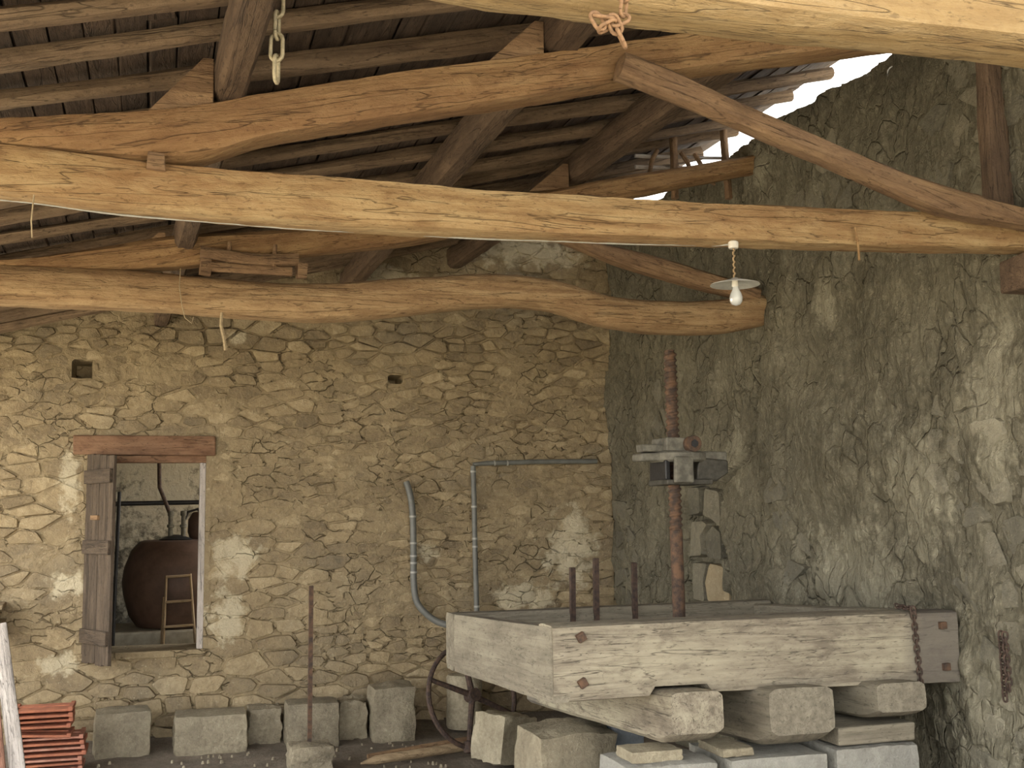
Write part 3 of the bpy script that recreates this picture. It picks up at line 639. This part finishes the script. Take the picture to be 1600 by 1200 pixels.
# store room behind the window
mb = MB(); mb.box(-1.7, 1.7, 12.9, 13.1, 0, 3.3); mb.box(-1.9, -1.7, 10.5, 13.1, 0, 3.3); mb.box(1.7, 1.9, 10.5, 13.1, 0, 1.1); mb.box(1.7, 1.9, 12.6, 13.1, 1.1, 3.3); mb.box(-1.7, 1.7, 10.5, 12.9, -0.05, 0.12)  # upper right side wall left out: unseen opening added to let daylight in
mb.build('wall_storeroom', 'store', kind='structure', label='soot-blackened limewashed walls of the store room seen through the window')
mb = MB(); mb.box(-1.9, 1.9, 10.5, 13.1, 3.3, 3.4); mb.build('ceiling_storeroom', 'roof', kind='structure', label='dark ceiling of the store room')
mb = MB(); mb.box(-0.9, 1.2, 11.35, 12.3, 0.12, 0.835, 0.01); mb.build('ledge', 'concrete', loc=(0.15, 11.8, 0.12), bevel=0.02, label='low concrete ledge under the brown vat', cat='ledge')
e = empty('vat', (0.24, 11.85, 0.846), 'big dark reddish-brown barrel-shaped vat standing in the store room', 'vat')
mb = MB(); mb.lathe([(0.02, 0.0), (0.43, 0.0), (0.50, 0.1), (0.555, 0.3), (0.57, 0.42), (0.55, 0.56), (0.49, 0.72), (0.42, 0.80), (0.38, 0.815), (0.02, 0.82)], (0.24, 11.85, 0.846), 40)
mb.build('body', 'vat', e, smooth=True)
mb = MB(); mb.lathe([(0.02, 0), (0.15, 0.0), (0.16, 0.015), (0.10, 0.04), (0.05, 0.055), (0.02, 0.06)], (0.16, 11.75, 1.655), 28); mb.build('lid', 'black', e, smooth=True)
for dx in (-0.05, 0.07):
    mb = MB(); mb.lathe([(0.022, 0), (0.022, 0.09), (0.034, 0.095), (0.034, 0.12), (0.022, 0.125), (0.022, 0.2), (0.03, 0.21), (0.03, 0.25), (0.01, 0.255)], (0.16+dx, 11.72, 1.69), 14); mb.build('valve', 'irongrey', e, smooth=True)
mb = MB(); mb.tube([(0.10, 11.72, 1.92), (0.05, 11.72, 2.05), (0.0, 11.72, 2.17), (-0.01, 11.72, 2.45), (-0.01, 11.74, 3.28)], 0.02, 10); mb.build('riser_pipe', 'rustdark', e, smooth=True)
mb = MB(); mb.tube([(0.22, 11.72, 1.8), (0.27, 11.72, 1.93), (0.36, 11.72, 1.96), (0.43, 11.72, 1.88), (0.44, 11.75, 1.68)], 0.014, 8); mb.build('hose', 'black', e, smooth=True)
mb = MB(); mb.lathe([(0.02, 0), (0.10, 0.0), (0.125, 0.08), (0.12, 0.2), (0.08, 0.27), (0.02, 0.28)], (0.40, 11.95, 1.658), 16); mb.build('jug', 'vat', loc=(0.40, 11.95, 1.658), smooth=True, label='dull brown jug standing on top of the vat', cat='jug')
mb = MB(); mb.tube([(-1.7, 12.6, 2.01), (1.7, 12.6, 2.05)], 0.025, 10); mb.build('water_pipe', 'black', loc=(0, 12.6, 2.0), smooth=True, label='horizontal pipe along the sooty store room wall', cat='pipe')
mb = MB(); mb.tube([(-0.38, 11.12, 0.13), (-0.355, 11.32, 2.12)], 0.016, 8); mb.build('pole', 'black', loc=(-0.38, 11.12, 0.13), smooth=True, label='thin dark pole leaning beside the vat', cat='pole')
e = empty('stepladder', (0.22, 11.2, 0.12), 'small wooden stepladder leaning against the vat', 'ladder')
def slat(name, mat, a, b_, w, d, par):
    return timber(name, mat, a, b_, const(d), w, n_exp=8, nseg=8, amp=0.001, fine=0, step=0.3, parent=par)
slat('rail', 'ladder', (0.05, 11.12, 0.12), (0.08, 11.22, 1.35), 0.018, 0.012, e); slat('rail', 'ladder', (0.40, 11.12, 0.12), (0.29, 11.22, 1.36), 0.018, 0.012, e)
slat('rail', 'ladder', (0.03, 11.33, 0.12), (0.06, 11.26, 1.15), 0.014, 0.010, e)
for t in (0.22, 0.45, 0.62, 0.80, 0.985):
    z = 0.12+1.235*t; xa = 0.05+0.03*t; xb = 0.40-0.11*t; yy = 11.12+0.1*t
    slat('rung', 'ladder', (xa, yy, z), (xb, yy, z+0.01), 0.03, 0.012, e)

# ================================================================== WINE PRESS
pr = empty('wine_press', (2.87, 6.1, ZF), 'old wooden wine press bed with tall rusty screw', 'wine press')
def outline_beam(name, mat, top, bot, Y, hy, **kw): return truss_timber(name, mat, top, bot, Y, hy, parent=pr, **kw)
outline_beam('front_beam', 'press', [(1.765, 1.368), (2.6, 1.372), (3.4, 1.372), (3.99, 1.365)], [(1.765, 1.015), (2.26, 1.02), (2.27, 1.062), (2.56, 1.062), (2.57, 1.022), (3.99, 0.995)], 5.27, 0.11, n_exp=14, nseg=28, amp=0.003, fine=0.002, step=0.03, seed=41)
timber('side_plank', 'press2', (1.80, 5.17, 1.19), (1.80, 7.15, 1.095), const(0.172), 0.05, n_exp=14, nseg=24, amp=0.004, fine=0.002, parent=pr, seed=42)
timber('end_plank', 'press2', (3.86, 5.37, 1.19), (3.86, 7.10, 1.10), const(0.17), 0.05, n_exp=12, nseg=20, amp=0.004, parent=pr, seed=43)
timber('back_beam', 'press2', (1.75, 7.10, 1.105), (3.95, 7.10, 1.12), const(0.172), 0.10, n_exp=12, nseg=24, amp=0.004, parent=pr, seed=44)
for k in range(8):
    xa = 1.86+k*0.249
    timber('bed_board', 'press2', (xa+0.12, 5.36, 1.155), (xa+0.12, 7.02, 1.13), const(0.03), 0.118, n_exp=10, nseg=16, amp=0.004, parent=pr, seed=50+k, step=0.2)
# cross beams carrying the bed: their rounded ends face the viewer
def end_prof(h): # lower front edge is rounded off
    return lambda s: ((0.5*h*max(0, 1-s/0.20)**2*0.45), h*(1-0.45*0.5*max(0, 1-s/0.20)**2))
for (xa, xb, zt, zb_, lb, sd_) in [(2.28, 2.55, 1.06, 0.815, 'press', 61), (2.79, 3.14, 1.05, 0.77, 'press2', 62), (3.38, 3.66, 1.045, 0.865, 'press2', 63)]:
    hh = (zt-zb_)/2
    timber('cross_beam', lb, ((xa+xb)/2, 5.0, (zt+zb_)/2), ((xa+xb)/2-0.02, 7.15, (zt+zb_)/2-0.12), end_prof(hh), (xb-xa)/2, n_exp=9, nseg=32, amp=0.004, fine=0.002, parent=pr, seed=sd_, step=0.03)
for (xx, zz, s_) in [(1.90, 1.315, 0.022), (1.905, 1.105, 0.022), (3.89, 1.295, 0.020), (3.90, 1.085, 0.020)]:
    m_ = MB(); ro = random.uniform(-0.5, 0.6)
    m_.prism([(xx+s_*1.3*math.cos(ro+R(45+90*k)), zz+s_*1.3*math.sin(ro+R(45+90*k))) for k in range(4)], 5.135, 5.17); m_.build('square_nut', 'rust', pr, bevel=0.003)
for (xx, zt_) in [(2.53, 1.545), (2.69, 1.60), (2.955, 1.565)]:
    m_ = MB(); m_.box(xx-0.018, xx+0.014, 6.98, 7.01, 1.12, zt_, 0.003); m_.build('iron_upright', 'rustdark', pr)
# screw with a true helical thread
SX, SY = 2.83, 6.1; seg = 28; m_ = MB(); rings = []; z = 1.13
prof = []
while z < 2.83: prof.append(z); z += 0.0055
vs_ = []
for zz in prof:
    for k in range(seg):
        th = 2*math.pi*k/seg; ph = ((zz/0.034)-k/seg) % 1.0
        tri = min(1.0, max(0.0, 1.6-abs(ph-0.5)*5.0)); r_ = 0.030+0.009*tri if zz > 1.79 else 0.036
        if zz > 2.815: r_ *= 0.8
        vs_.append((SX+0.018*(2.83-zz)/1.7+r_*math.cos(th), SY+r_*math.sin(th), zz))
n = len(prof); fs = [(i*seg+k, i*seg+(k+1) % seg, (i+1)*seg+(k+1) % seg, (i+1)*seg+k) for i in range(n-1) for k in range(seg)] + [tuple(range(seg))[::-1], tuple((n-1)*seg+k for k in range(seg))]
m_.add(vs_, fs); m_.build('screw', 'rust', pr, smooth=True)
def pbox(name, mat, b, bev=0.008, jit=0.003):
    m_ = MB(); m_.box(*b, jit=jit); return m_.build(name, mat, pr, bevel=bev)
hx = 2.86
hb = empty('press_head', (hx, SY, 2.04), None, None); del_ = hb; hb.parent = pr; hb.location = Vector((hx, SY, 2.04))-Vector(pr.location); WL[hb.name] = Vector((hx, SY, 2.04))
def hbx(name, mat, b, bev=0.006, jit=0.003):
    m_ = MB(); m_.box(*b, jit=jit); return m_.build(name, mat, hb, bevel=bev)
hbx('lower_block', 'irondark', (2.735, 3.02, 5.97, 6.24, 2.045, 2.075)); hbx('cheek', 'black', (2.735, 2.765, 5.99, 6.22, 2.07, 2.185))
hbx('front_plate', 'irongrey', (2.77, 2.88, 5.93, 5.965, 2.055, 2.205), 0.008)
m_ = MB(); m_.prism([(2.93, 2.055), (3.06, 2.065), (3.135, 2.11), (3.135, 2.185), (2.96, 2.20), (2.94, 2.15)], 6.0, 6.2); m_.build('wing', 'irondark', hb, bevel=0.01)
m_ = MB(); m_.lathe([(0.04, 0), (0.15, 0.0), (0.165, 0.012), (0.165, 0.05), (0.15, 0.06), (0.04, 0.062)], (hx, SY, 2.175), 32); m_.build('ratchet_ring', 'irongrey', hb, smooth=False)
hbx('arm', 'irongrey', (2.60, 2.79, 6.02, 6.16, 2.18, 2.225), 0.01); hbx('arm', 'irongrey', (2.62, 2.76, 6.04, 6.14, 2.232, 2.275), 0.008); hbx('arm', 'irongrey', (2.95, 3.14, 6.02, 6.16, 2.175, 2.235), 0.01)
hbx('nut_block', 'irongrey', (2.745, 2.90, 5.99, 6.20, 2.235, 2.315), 0.008)
m_ = MB(); pts = [(2.89+0.046*math.cos(2*math.pi*k/20), 2.275+0.046*math.sin(2*math.pi*k/20)) for k in range(20)]; inn = [(2.89+0.023*math.cos(R(30+60*k)), 2.275+0.023*math.sin(R(30+60*k))) for k in range(6)]
m_.prism(pts, 5.93, 5.99); m_.build('socket', 'rust', hb, bevel=0.005)
m_ = MB(); m_.prism(inn, 5.925, 5.94); m_.build('socket_bore_shade', 'black', hb)  # solid plug; its black stands in for the shade inside the bore
timber('lever_stub', 'ladder', (2.93, 6.03, 2.262), (3.19, 6.03, 2.27), const(0.014), 0.014, n_exp=2.5, nseg=8, amp=0.003, parent=hb, seed=71, step=0.05)
timber('lever_stub', 'rust', (2.585, 6.06, 2.20), (2.62, 6.06, 2.20), const(0.014), 0.014, n_exp=2.5, nseg=8, amp=0.001, parent=hb, seed=72, step=0.05)

# ================================================================== STONES
def rock(name, mat, b, seed, label, cat='stone block', group=None, rnd=0.16, rotz=0.0, rough=0.02, tiltx=0.0, tilty=0.0):
    """a roughly hewn block: subdivided box, corners knocked off, faces uneven; stands on its base"""
    x0_, x1_, y0_, y1_, z0_, z1_ = b; n = 9; sx, sy, sz = (x1_-x0_)/2, (y1_-y0_)/2, (z1_-z0_)/2
    vid = {}; vv = []; ff = []
    def vert(i, j, k):
        key = (i, j, k)
        if key not in vid:
            p = Vector((2*i/n-1, 2*j/n-1, 2*k/n-1)); q = Vector([math.copysign(abs(c)**1.0, c) for c in p])
            l = (abs(p.x)**5+abs(p.y)**5+abs(p.z)**5)**(1/5); r_ = p/l*(1.0)
            p = p*(1-rnd*2)+r_*(rnd*2)
            nn = mnoise.noise(p*1.1+Vector((seed*3.7, 0, 0)))*1.3+mnoise.noise(p*3.1+Vector((0, seed*1.9, 0)))*0.9+mnoise.noise(p*7+Vector((0, 0, seed)))*0.6
            dv = p.normalized()*nn*rough
            vv.append((p.x*sx+dv.x, p.y*sy+dv.y, (p.z*sz+dv.z)+sz)); vid[key] = len(vv)-1
        return vid[key]
    for a in range(n):
        for c in range(n):
            for s_ in (0, n):
                q = [(a, c), (a+1, c), (a+1, c+1), (a, c+1)]
                for mk in (lambda u_, w_: (s_, u_, w_), lambda u_, w_: (u_, s_, w_), lambda u_, w_: (u_, w_, s_)):
                    f = [vert(*mk(*t)) for t in q]; ff.append(tuple(f))
    me = bpy.data.meshes.new(name); me.from_pydata(vv, [], ff); me.update()
    import bmesh
    bm = bmesh.new(); bm.from_mesh(me); bmesh.ops.recalc_face_normals(bm, faces=bm.faces); bm.to_mesh(me); bm.free()
    o = link(name, me, mat, None, ((x0_+x1_)/2, (y0_+y1_)/2, z0_), True, label, cat, group)
    o.rotation_euler = (tiltx, tilty, rotz)
    return o
G = 'hewn stones along the foot of the back wall'
rock('stone_block', 'block', (-0.44, -0.03, 9.50, 9.85, 0.05, 0.41), 1, 'squared grey stone block beside the red tile stack', group=G, rotz=0.08, rough=0.012)
rock('stone_block', 'block', (0.15, 0.70, 9.42, 9.82, 0.05, 0.36), 2, 'long low stone block with a pale lichen splash below the window', group=G, rough=0.016)
rock('stone_block', 'block', (0.72, 0.98, 9.60, 9.88, 0.07, 0.36), 3, 'small stone block against the wall, just left of the block behind the rod', group=G, rough=0.018)
rock('stone_block', 'block', (1.0, 1.42, 9.42, 9.75, 0.05, 0.41), 4, 'smooth square stone block directly behind the upright iron rod', group=G, rough=0.010)
rock('stone_block', 'block', (1.44, 1.67, 9.58, 9.88, 0.07, 0.38), 5, 'small dark rounded stone between two larger blocks', group=G, rough=0.022)
rock('stone_block', 'block', (1.69, 2.04, 9.42, 9.80, 0.05, 0.50), 6, 'tall narrow stone block left of the iron wheel', group=G, rough=0.018)
rock('stone_block', 'block', (2.24, 2.60, 8.10, 8.42, 0.09, 0.44), 7, 'pale yellow stone cube lying tilted on its edge before the wheel', rotz=0.5, tilty=0.16, rough=0.018)
rock('flat_stone', 'block', (0.93, 1.25, 8.55, 8.85, 0.06, 0.24), 8, 'low flat stone holding the upright iron rod', group=None, rough=0.016)
m_ = MB(); m_.lathe([(0.02, 0), (0.145, 0.0), (0.155, 0.02), (0.15, 0.25), (0.152, 0.42), (0.14, 0.44), (0.02, 0.445)], (2.52, 9.72, 0.09), 24)
m_.build('stone_roller', 'block', loc=(2.52, 9.72, 0.09), smooth=True, label='upright cylindrical stone roller behind the iron wheel', cat='stone roller')
rock('stone_pier', 'block', (1.98, 2.46, 6.05, 6.55, 0.06, 0.705), 9, 'large rounded stone under the left rear of the press', rough=0.025, rnd=0.2)
rock('stone_pier', 'palestone', (2.62, 3.15, 5.08, 5.55, 0.06, 0.722), 10, 'white-grey stone pier under the middle of the press', rough=0.012, rnd=0.08)
rock('stone_pier', 'palestone', (3.19, 3.67, 5.08, 5.55, 0.06, 0.735), 11, 'white-grey stone pier under the press, against the side wall', rough=0.012, rnd=0.08)
rock('stone_pier', 'palestone', (2.10, 2.58, 5.10, 5.50, 0.06, 0.725), 12, 'low white-grey stone under the left cross beam of the press', rough=0.010)
rock('brick', 'block', (2.14, 2.40, 5.14, 5.34, 0.725, 0.775), 13, 'small pale brick wedged on the stone under the press', 'brick', rough=0.004, rnd=0.05)
rock('stone_wedge', 'block', (2.60, 2.77, 5.12, 5.4, 0.722, 0.762), 14, 'flat stone wedge between the middle press beam and its pier', 'stone', rough=0.004)
rock('stone_slab', 'slate', (2.47, 2.66, 6.2, 6.3, 0.06, 0.72), 15, 'blue-grey slab standing in the shade under the press', 'slab', rough=0.006, rnd=0.03)
mb = MB(); mb.box(3.22, 3.66, 5.10, 5.55, 0.742, 0.828, 0.003); mb.build('packing_board', 'press2', loc=(3.44, 5.5, 0.745), bevel=0.008, label='thick grey board packed between the right press beam and its pier', cat='board')

# loose grit on the floor
mb = MB(); rr = random.Random(3)
for k in range(170):
    x_, y_ = rr.uniform(-1.2, 2.6), rr.uniform(8.2, 9.75); s_ = rr.uniform(0.005, 0.015)*(1.8 if rr.random() < 0.08 else 1)
    if y_ > 9.38 or (0.88 < x_ < 1.3 and 8.5 < y_ < 8.9) or (x_ > 2.1 and y_ < 8.6) or x_ < -0.7: continue
    ph = rr.random()*6; base = ZF-0.015+0.07*max(0, (y_-9.3)/0.7)**2
    p = [(x_+s_*1.3*math.cos(ph+t)*rr.uniform(0.7, 1.1), y_+s_*math.sin(ph+t)*rr.uniform(0.7, 1.1), base) for t in (0, 1.25, 2.5, 3.8, 5.0)]
    q = [(x_+(a-x_)*0.6, y_+(b_-y_)*0.6, base+0.015+s_*0.7) for a, b_, c in p]
    mb.add(p+q, [(0, 1, 6, 5), (1, 2, 7, 6), (2, 3, 8, 7), (3, 4, 9, 8), (4, 0, 5, 9), (5, 6, 7, 8, 9)])
mb.build('floor_grit', 'block', kind='stuff', label='loose grit and stone chips scattered over the earth floor', cat='grit')

# ================================================================== IRON, PIPES, LAMP, CHAINS
mb = MB(); mb.box(1.075, 1.105, 8.69, 8.72, 0.2, 1.37, 0.002); e = mb.build('iron_rod', 'rust', loc=(1.09, 8.705, 0.2), label='thin rusty iron bar standing upright in a flat stone', cat='rod')
# wheel
wl = empty('flywheel', (2.34, 8.75, ZF), 'rusty spoked iron wheel leaning against stones left of the press', 'wheel')
WM = Matrix.Translation((2.34, 8.78, 0.50)) @ Matrix.Rotation(R(-16), 4, 'X') @ Matrix.Rotation(R(18), 4, 'Z')
def wput(m_, name, mat):
    o = m_.build(name, mat, None, smooth=True); o.parent = wl; o.matrix_basis = wl.matrix_basis.inverted() @ WM; return o
m_ = MB(); m_.tube([(0.39*math.cos(2*math.pi*k/40), 0, 0.39*math.sin(2*math.pi*k/40)) for k in range(41)], 0.020, 8, False); wput(m_, 'rim', 'rustdark')
for a in (100, 162, -22, -100):
    m_ = MB(); m_.tube([(0, 0, 0), (0.385*math.cos(R(a)), 0, 0.385*math.sin(R(a)))], [0.026, 0.018], 8); wput(m_, 'spoke', 'rustdark')
m_ = MB(); m_.tube([(0, -0.05, 0), (0, 0.05, 0)], 0.05, 14); wput(m_, 'hub', 'rustdark')
m_ = MB(); m_.lathe([(0.005, -0.05), (0.035, -0.04), (0.05, 0), (0.035, 0.04), (0.005, 0.05)], (0.385*math.cos(R(-100)), 0, 0.385*math.sin(R(-100))), 14); wput(m_, 'knob', 'rustdark')
# poles on the floor
m_ = MB(); m_.tube([(1.44, 8.55, 0.10), (1.55, 8.56, 0.115), (2.3, 8.80, 0.12)], [0.008, 0.032, 0.036], 10); m_.build('wooden_pole', 'ladder', loc=(1.44, 8.55, 0.1), smooth=True, label='pointed pale wooden stake lying on the floor, the nearer of two', cat='pole')
m_ = MB(); m_.tube([(1.52, 8.72, 0.11), (2.4, 8.97, 0.13)], [0.02, 0.034], 10); m_.build('wooden_pole', 'strut', loc=(1.52, 8.72, 0.1), smooth=True, label='grey wooden pole lying on the floor behind the pointed stake', cat='pole')
# pipes on the back wall
def pipe(name, pts, rad, rings, label):
    e_ = empty(name, pts[0], label, 'pipe')
    P = [Vector(p) for p in pts]; fine = []
    for i in range(len(P)-1):
        p0 = P[max(i-1, 0)]; p1 = P[i]; p2 = P[i+1]; p3 = P[min(i+2, len(P)-1)]
        for t in [k/8 for k in range(8)]:
            fine.append(0.5*((2*p1)+(p2-p0)*t+(2*p0-5*p1+4*p2-p3)*t*t+(3*p1-p0-3*p2+p3)*t**3))
    fine.append(P[-1])
    m_ = MB(); m_.tube(fine, rad, 12); m_.build('tube', 'pvc', e_, smooth=True)
    for (p, d) in rings:
        d = Vector(d).normalized(); p = Vector(p); m_ = MB(); m_.tube([p-d*0.008, p+d*0.008], rad*1.12, 12); m_.build('joint', 'ring', e_)
    return e_
pipe('drain_pipe', [(2.06, 9.93, 2.17), (2.085, 9.91, 2.08), (2.11, 9.90, 1.91), (2.118, 9.90, 1.6), (2.12, 9.90, 1.32), (2.145, 9.89, 1.14), (2.24, 9.86, 1.02), (2.36, 9.82, 0.95), (2.6, 9.75, 0.90)], 0.029,
     [((2.113, 9.90, 1.87), (0, 0, 1)), ((2.118, 9.90, 1.64), (0, 0, 1)), ((2.119, 9.90, 1.53), (0, 0, 1)), ((2.12, 9.90, 1.47), (0, 0, 1)), ((2.12, 9.90, 1.39), (0, 0, 1))], 'grey pipe bending down the wall behind the press corner')
e_ = pipe('supply_pipe', [(2.66, 9.91, 2.31), (2.665, 9.90, 2.0), (2.67, 9.90, 1.6), (2.685, 9.90, 0.95)], 0.024,
     [((2.66, 9.905, 2.26), (0, 0, 1)), ((2.665, 9.90, 1.95), (0, 0, 1)), ((2.67, 9.90, 1.67), (0, 0, 1)), ((2.671, 9.90, 1.60), (0, 0, 1)), ((2.683, 9.90, 1.08), (0, 0, 1))], 'straight grey pipe rising up the wall and turning right to the corner')
m_ = MB(); m_.tube([(2.66, 9.91, 2.325), (2.80, 9.92, 2.335), (3.3, 9.92, 2.35), (3.84, 9.92, 2.355)], [0.016, 0.022, 0.022, 0.022], 12); m_.build('horizontal_tube', 'pvc', e_, smooth=True)
for xx in (2.86, 2.98):
    m_ = MB(); m_.tube([(xx-0.006, 9.92, 2.337), (xx+0.006, 9.92, 2.338)], 0.026, 12); m_.build('joint', 'ring', e_)
# lamp
lp = empty('pendant_lamp', (2.365, 4.42, 2.79), 'bare bulb under a flat enamel shade hanging from the straight tie beam', 'lamp')
m_ = MB(); m_.lathe([(0.005, 0), (0.020, 0.0), (0.022, 0.008), (0.022, 0.028), (0.014, 0.034), (0.005, 0.035)], (2.365, 4.42, 3.03), 16); m_.build('ceiling_rose', 'white', lp, smooth=False)
m_ = MB(); m_.tube([(2.365+0.004*math.sin(k*2.1), 4.42+0.004*math.cos(k*2.1), 3.03-0.0085*k) for k in range(18)], 0.0045, 6); m_.build('cord', 'cord', lp, smooth=True)
m_ = MB(); m_.lathe([(0.012, 0.0), (0.016, -0.004), (0.105, -0.028), (0.107, -0.032), (0.10, -0.031), (0.014, -0.012), (0.010, -0.01)], (2.367, 4.42, 2.90), 36); sh = m_.build('shade', 'enamel', lp, smooth=True)
m_ = MB(); m_.lathe([(0.004, 0.004), (0.013, 0.0), (0.014, -0.03), (0.004, -0.034)], (2.367, 4.42, 2.892), 14); m_.build('socket', 'white', lp)
m_ = MB(); m_.lathe([(0.012, 0.0), (0.014, -0.012), (0.024, -0.032), (0.029, -0.050), (0.027, -0.066), (0.018, -0.079), (0.004, -0.084)], (2.370, 4.42, 2.862), 20); m_.build('bulb', 'bulb', lp, smooth=True)
m_ = MB(); pts = []
x_ = -1.6
while x_ < 2.36: pts.append((x_, 4.505, interp(x_, TB_bot)-0.001+0.002*math.sin(x_*9))); x_ += 0.08
pts.append((2.36, 4.44, 3.052)); m_.tube(pts, 0.004, 6); m_.build('cable', 'ring', lp, smooth=True)
# chains
def link_mesh(L, W, wire, nm):
    m_ = MB(); pts = []
    for sgn, t0 in ((1, 0.0), (-1, math.pi)):
        for k in range(7):
            t = t0+math.pi*k/6; pts.append((math.cos(t)*W/2, 0, sgn*(L/2-W/2)+math.sin(t)*W/2))
    pts.append(pts[0])
    m_.tube(pts, wire, 6, False)
    me = bpy.data.meshes.new(nm); me.from_pydata(m_.v, [], m_.f); me.update(); me.polygons.foreach_set('use_smooth', [True]*len(me.polygons)); return me
def chain(pts, L, W, wire, mat, label, twist=0.4):
    """one link per step along the path"""
    e_ = empty('chain', pts[0], label, 'chain'); me = link_mesh(L, W, wire, 'link'); me.materials.append(M[mat])
    P = [Vector(p) for p in pts]; step = L-2.6*wire
    acc = 0; k = 0; d = 0
    segs = [(a, b, (b-a).length) for a, b in zip(P, P[1:])]; tot = sum(s[2] for s in segs); s_ = step/2
    while s_ < tot:
        r_ = s_
        for a, b, l in segs:
            if r_ <= l: break
            r_ -= l
        pos = a+(b-a)*(r_/l); dr = (b-a).normalized()
        o = bpy.data.objects.new('link', me); COL.objects.link(o); o.parent = e_
        q = dr.to_track_quat('Z', 'X').to_matrix().to_4x4()
        o.matrix_basis = e_.matrix_basis.inverted() @ (Matrix.Translation(pos) @ q @ Matrix.Rotation(twist+k*math.pi/2, 4, 'Z')); k += 1; s_ += step
    return e_
chain([(0.362, 4.0, 3.83), (0.362, 4.0, 3.405)], 0.10, 0.044, 0.0075, 'zinc', 'yellowish chain hanging straight down from the roof')
chain([(0.965, 2.24, 3.38), (0.955, 2.235, 3.05), (0.945, 2.24, 2.97), (0.90, 2.245, 2.945), (0.885, 2.25, 2.975), (0.92, 2.24, 2.97), (0.955, 2.24, 2.90)], 0.045, 0.024, 0.0045, 'rustorange', 'orange rusty chain looped over the pale near beam')
chain([(3.72, 5.30, 1.39), (3.715, 5.15, 1.385), (3.715, 5.145, 1.36), (3.725, 5.145, 1.2), (3.74, 5.145, 1.0)], 0.040, 0.024, 0.0045, 'rustdark', 'thin dark chain draped over the right end of the press front beam')
chain([(3.90, 4.73, 1.30), (3.91, 4.735, 0.98)], 0.04, 0.026, 0.005, 'rustdark', 'dark chain hanging on the side wall at the right edge, farther strand')
chain([(3.89, 4.69, 1.30), (3.90, 4.69, 1.02)], 0.04, 0.026, 0.005, 'rustdark', 'dark chain hanging on the side wall at the right edge, nearer strand')
# bits of twine and a twig
def bit(name, mat, pts, r_, label, cat):
    m_ = MB(); m_.tube(pts, r_, 6); m_.build(name, mat, loc=pts[0], smooth=True, label=label, cat=cat)
bit('wire_loop', 'twine', [(0.09, 7.02, 3.36), (0.085, 6.99, 3.25), (0.10, 6.985, 3.14), (0.12, 6.99, 3.06), (0.16, 7.0, 3.03), (0.17, 7.0, 3.07)], 0.003, 'thin wire dangling over the wavy tie beam', 'wire')
bit('rope_end', 'twine', [(0.335, 7.05, 3.13), (0.33, 7.04, 3.03), (0.35, 7.04, 2.95), (0.36, 7.04, 2.88)], 0.011, 'frayed rope end hanging below the wavy tie beam', 'rope')
bit('twig', 'arb', [(2.95, 4.375, 3.15), (2.955, 4.365, 3.07), (2.96, 4.37, 3.0)], 0.005, 'short twig hanging from the straight tie beam near the side wall', 'twig')
bit('string', 'twine', [(-0.46, 4.40, 3.06), (-0.465, 4.395, 2.96), (-0.46, 4.395, 2.90)], 0.003, 'short string hanging under the straight tie beam at the left', 'string')

# ================================================================== LEFT CORNER
def roof_tile(x_, y_, z_, L, W, mat, ry, label):
    e_ = MB(); T = 0.016
    e_.box(0, L, 0, W, 0.008, 0.008+T, 0.001)
    e_.box(0, 0.03, 0.0, W, 0.0, 0.034, 0.001); e_.box(L-0.03, L, 0.0, W, 0.006, 0.036, 0.001); e_.box(0, L, W*0.5, W*0.5+0.03, 0.006, 0.032, 0.001)
    o = e_.build('roof_tile', mat, label=label, cat='roof tile', group='clay tiles stacked at the left', bevel=0.003)
    o.location = (x_, y_, z_); o.rotation_euler = (0, R(ry), R(random.uniform(-2, 2)))
    return o
rr = random.Random(8); z = ZF-0.01
NTH = ['bottom', 'second', 'third', 'fourth', 'fifth', 'sixth', 'seventh', 'eighth', 'ninth', 'tenth', 'eleventh', 'twelfth']
for k in range(12):
    low = k < 7; x_ = (-0.93 if low else -0.97)+rr.uniform(-0.015, 0.015); L = 0.45 if low else 0.41
    ry = 0 if k != 7 else 3.0
    lab = ('dusty red clay tile, %s from the floor in the stack' if low else 'bright orange-red clay tile, %s from the floor in the stack') % NTH[k]
    if k == 11: lab = 'topmost orange-red clay tile of the stack beside the leaning plank'
    roof_tile(x_, 9.12+rr.uniform(-0.02, 0.02), z, L, 0.30, 'tile2' if low and k % 2 == 0 else 'tile', ry, lab); z += 0.037 if k != 7 else 0.05
def lean(name, mat, a, b_, w, d, label):
    return timber(name, mat, a, b_, const(d), w, n_exp=10, nseg=16, amp=0.003, fine=0.001, step=0.12, lateral=(1, 0, 0.1), label=label, cat='plank')
lean('leaning_plank', 'greyplank', (-0.84, 8.55, 0.07), (-1.06, 8.95, 1.15), 0.05, 0.018, 'bleached grey plank leaning at the bottom left corner')
lean('leaning_plank', 'redplank', (-0.965, 8.5, 0.07), (-1.13, 8.9, 0.95), 0.055, 0.015, 'reddish plank leaning behind the bleached one at the left edge')
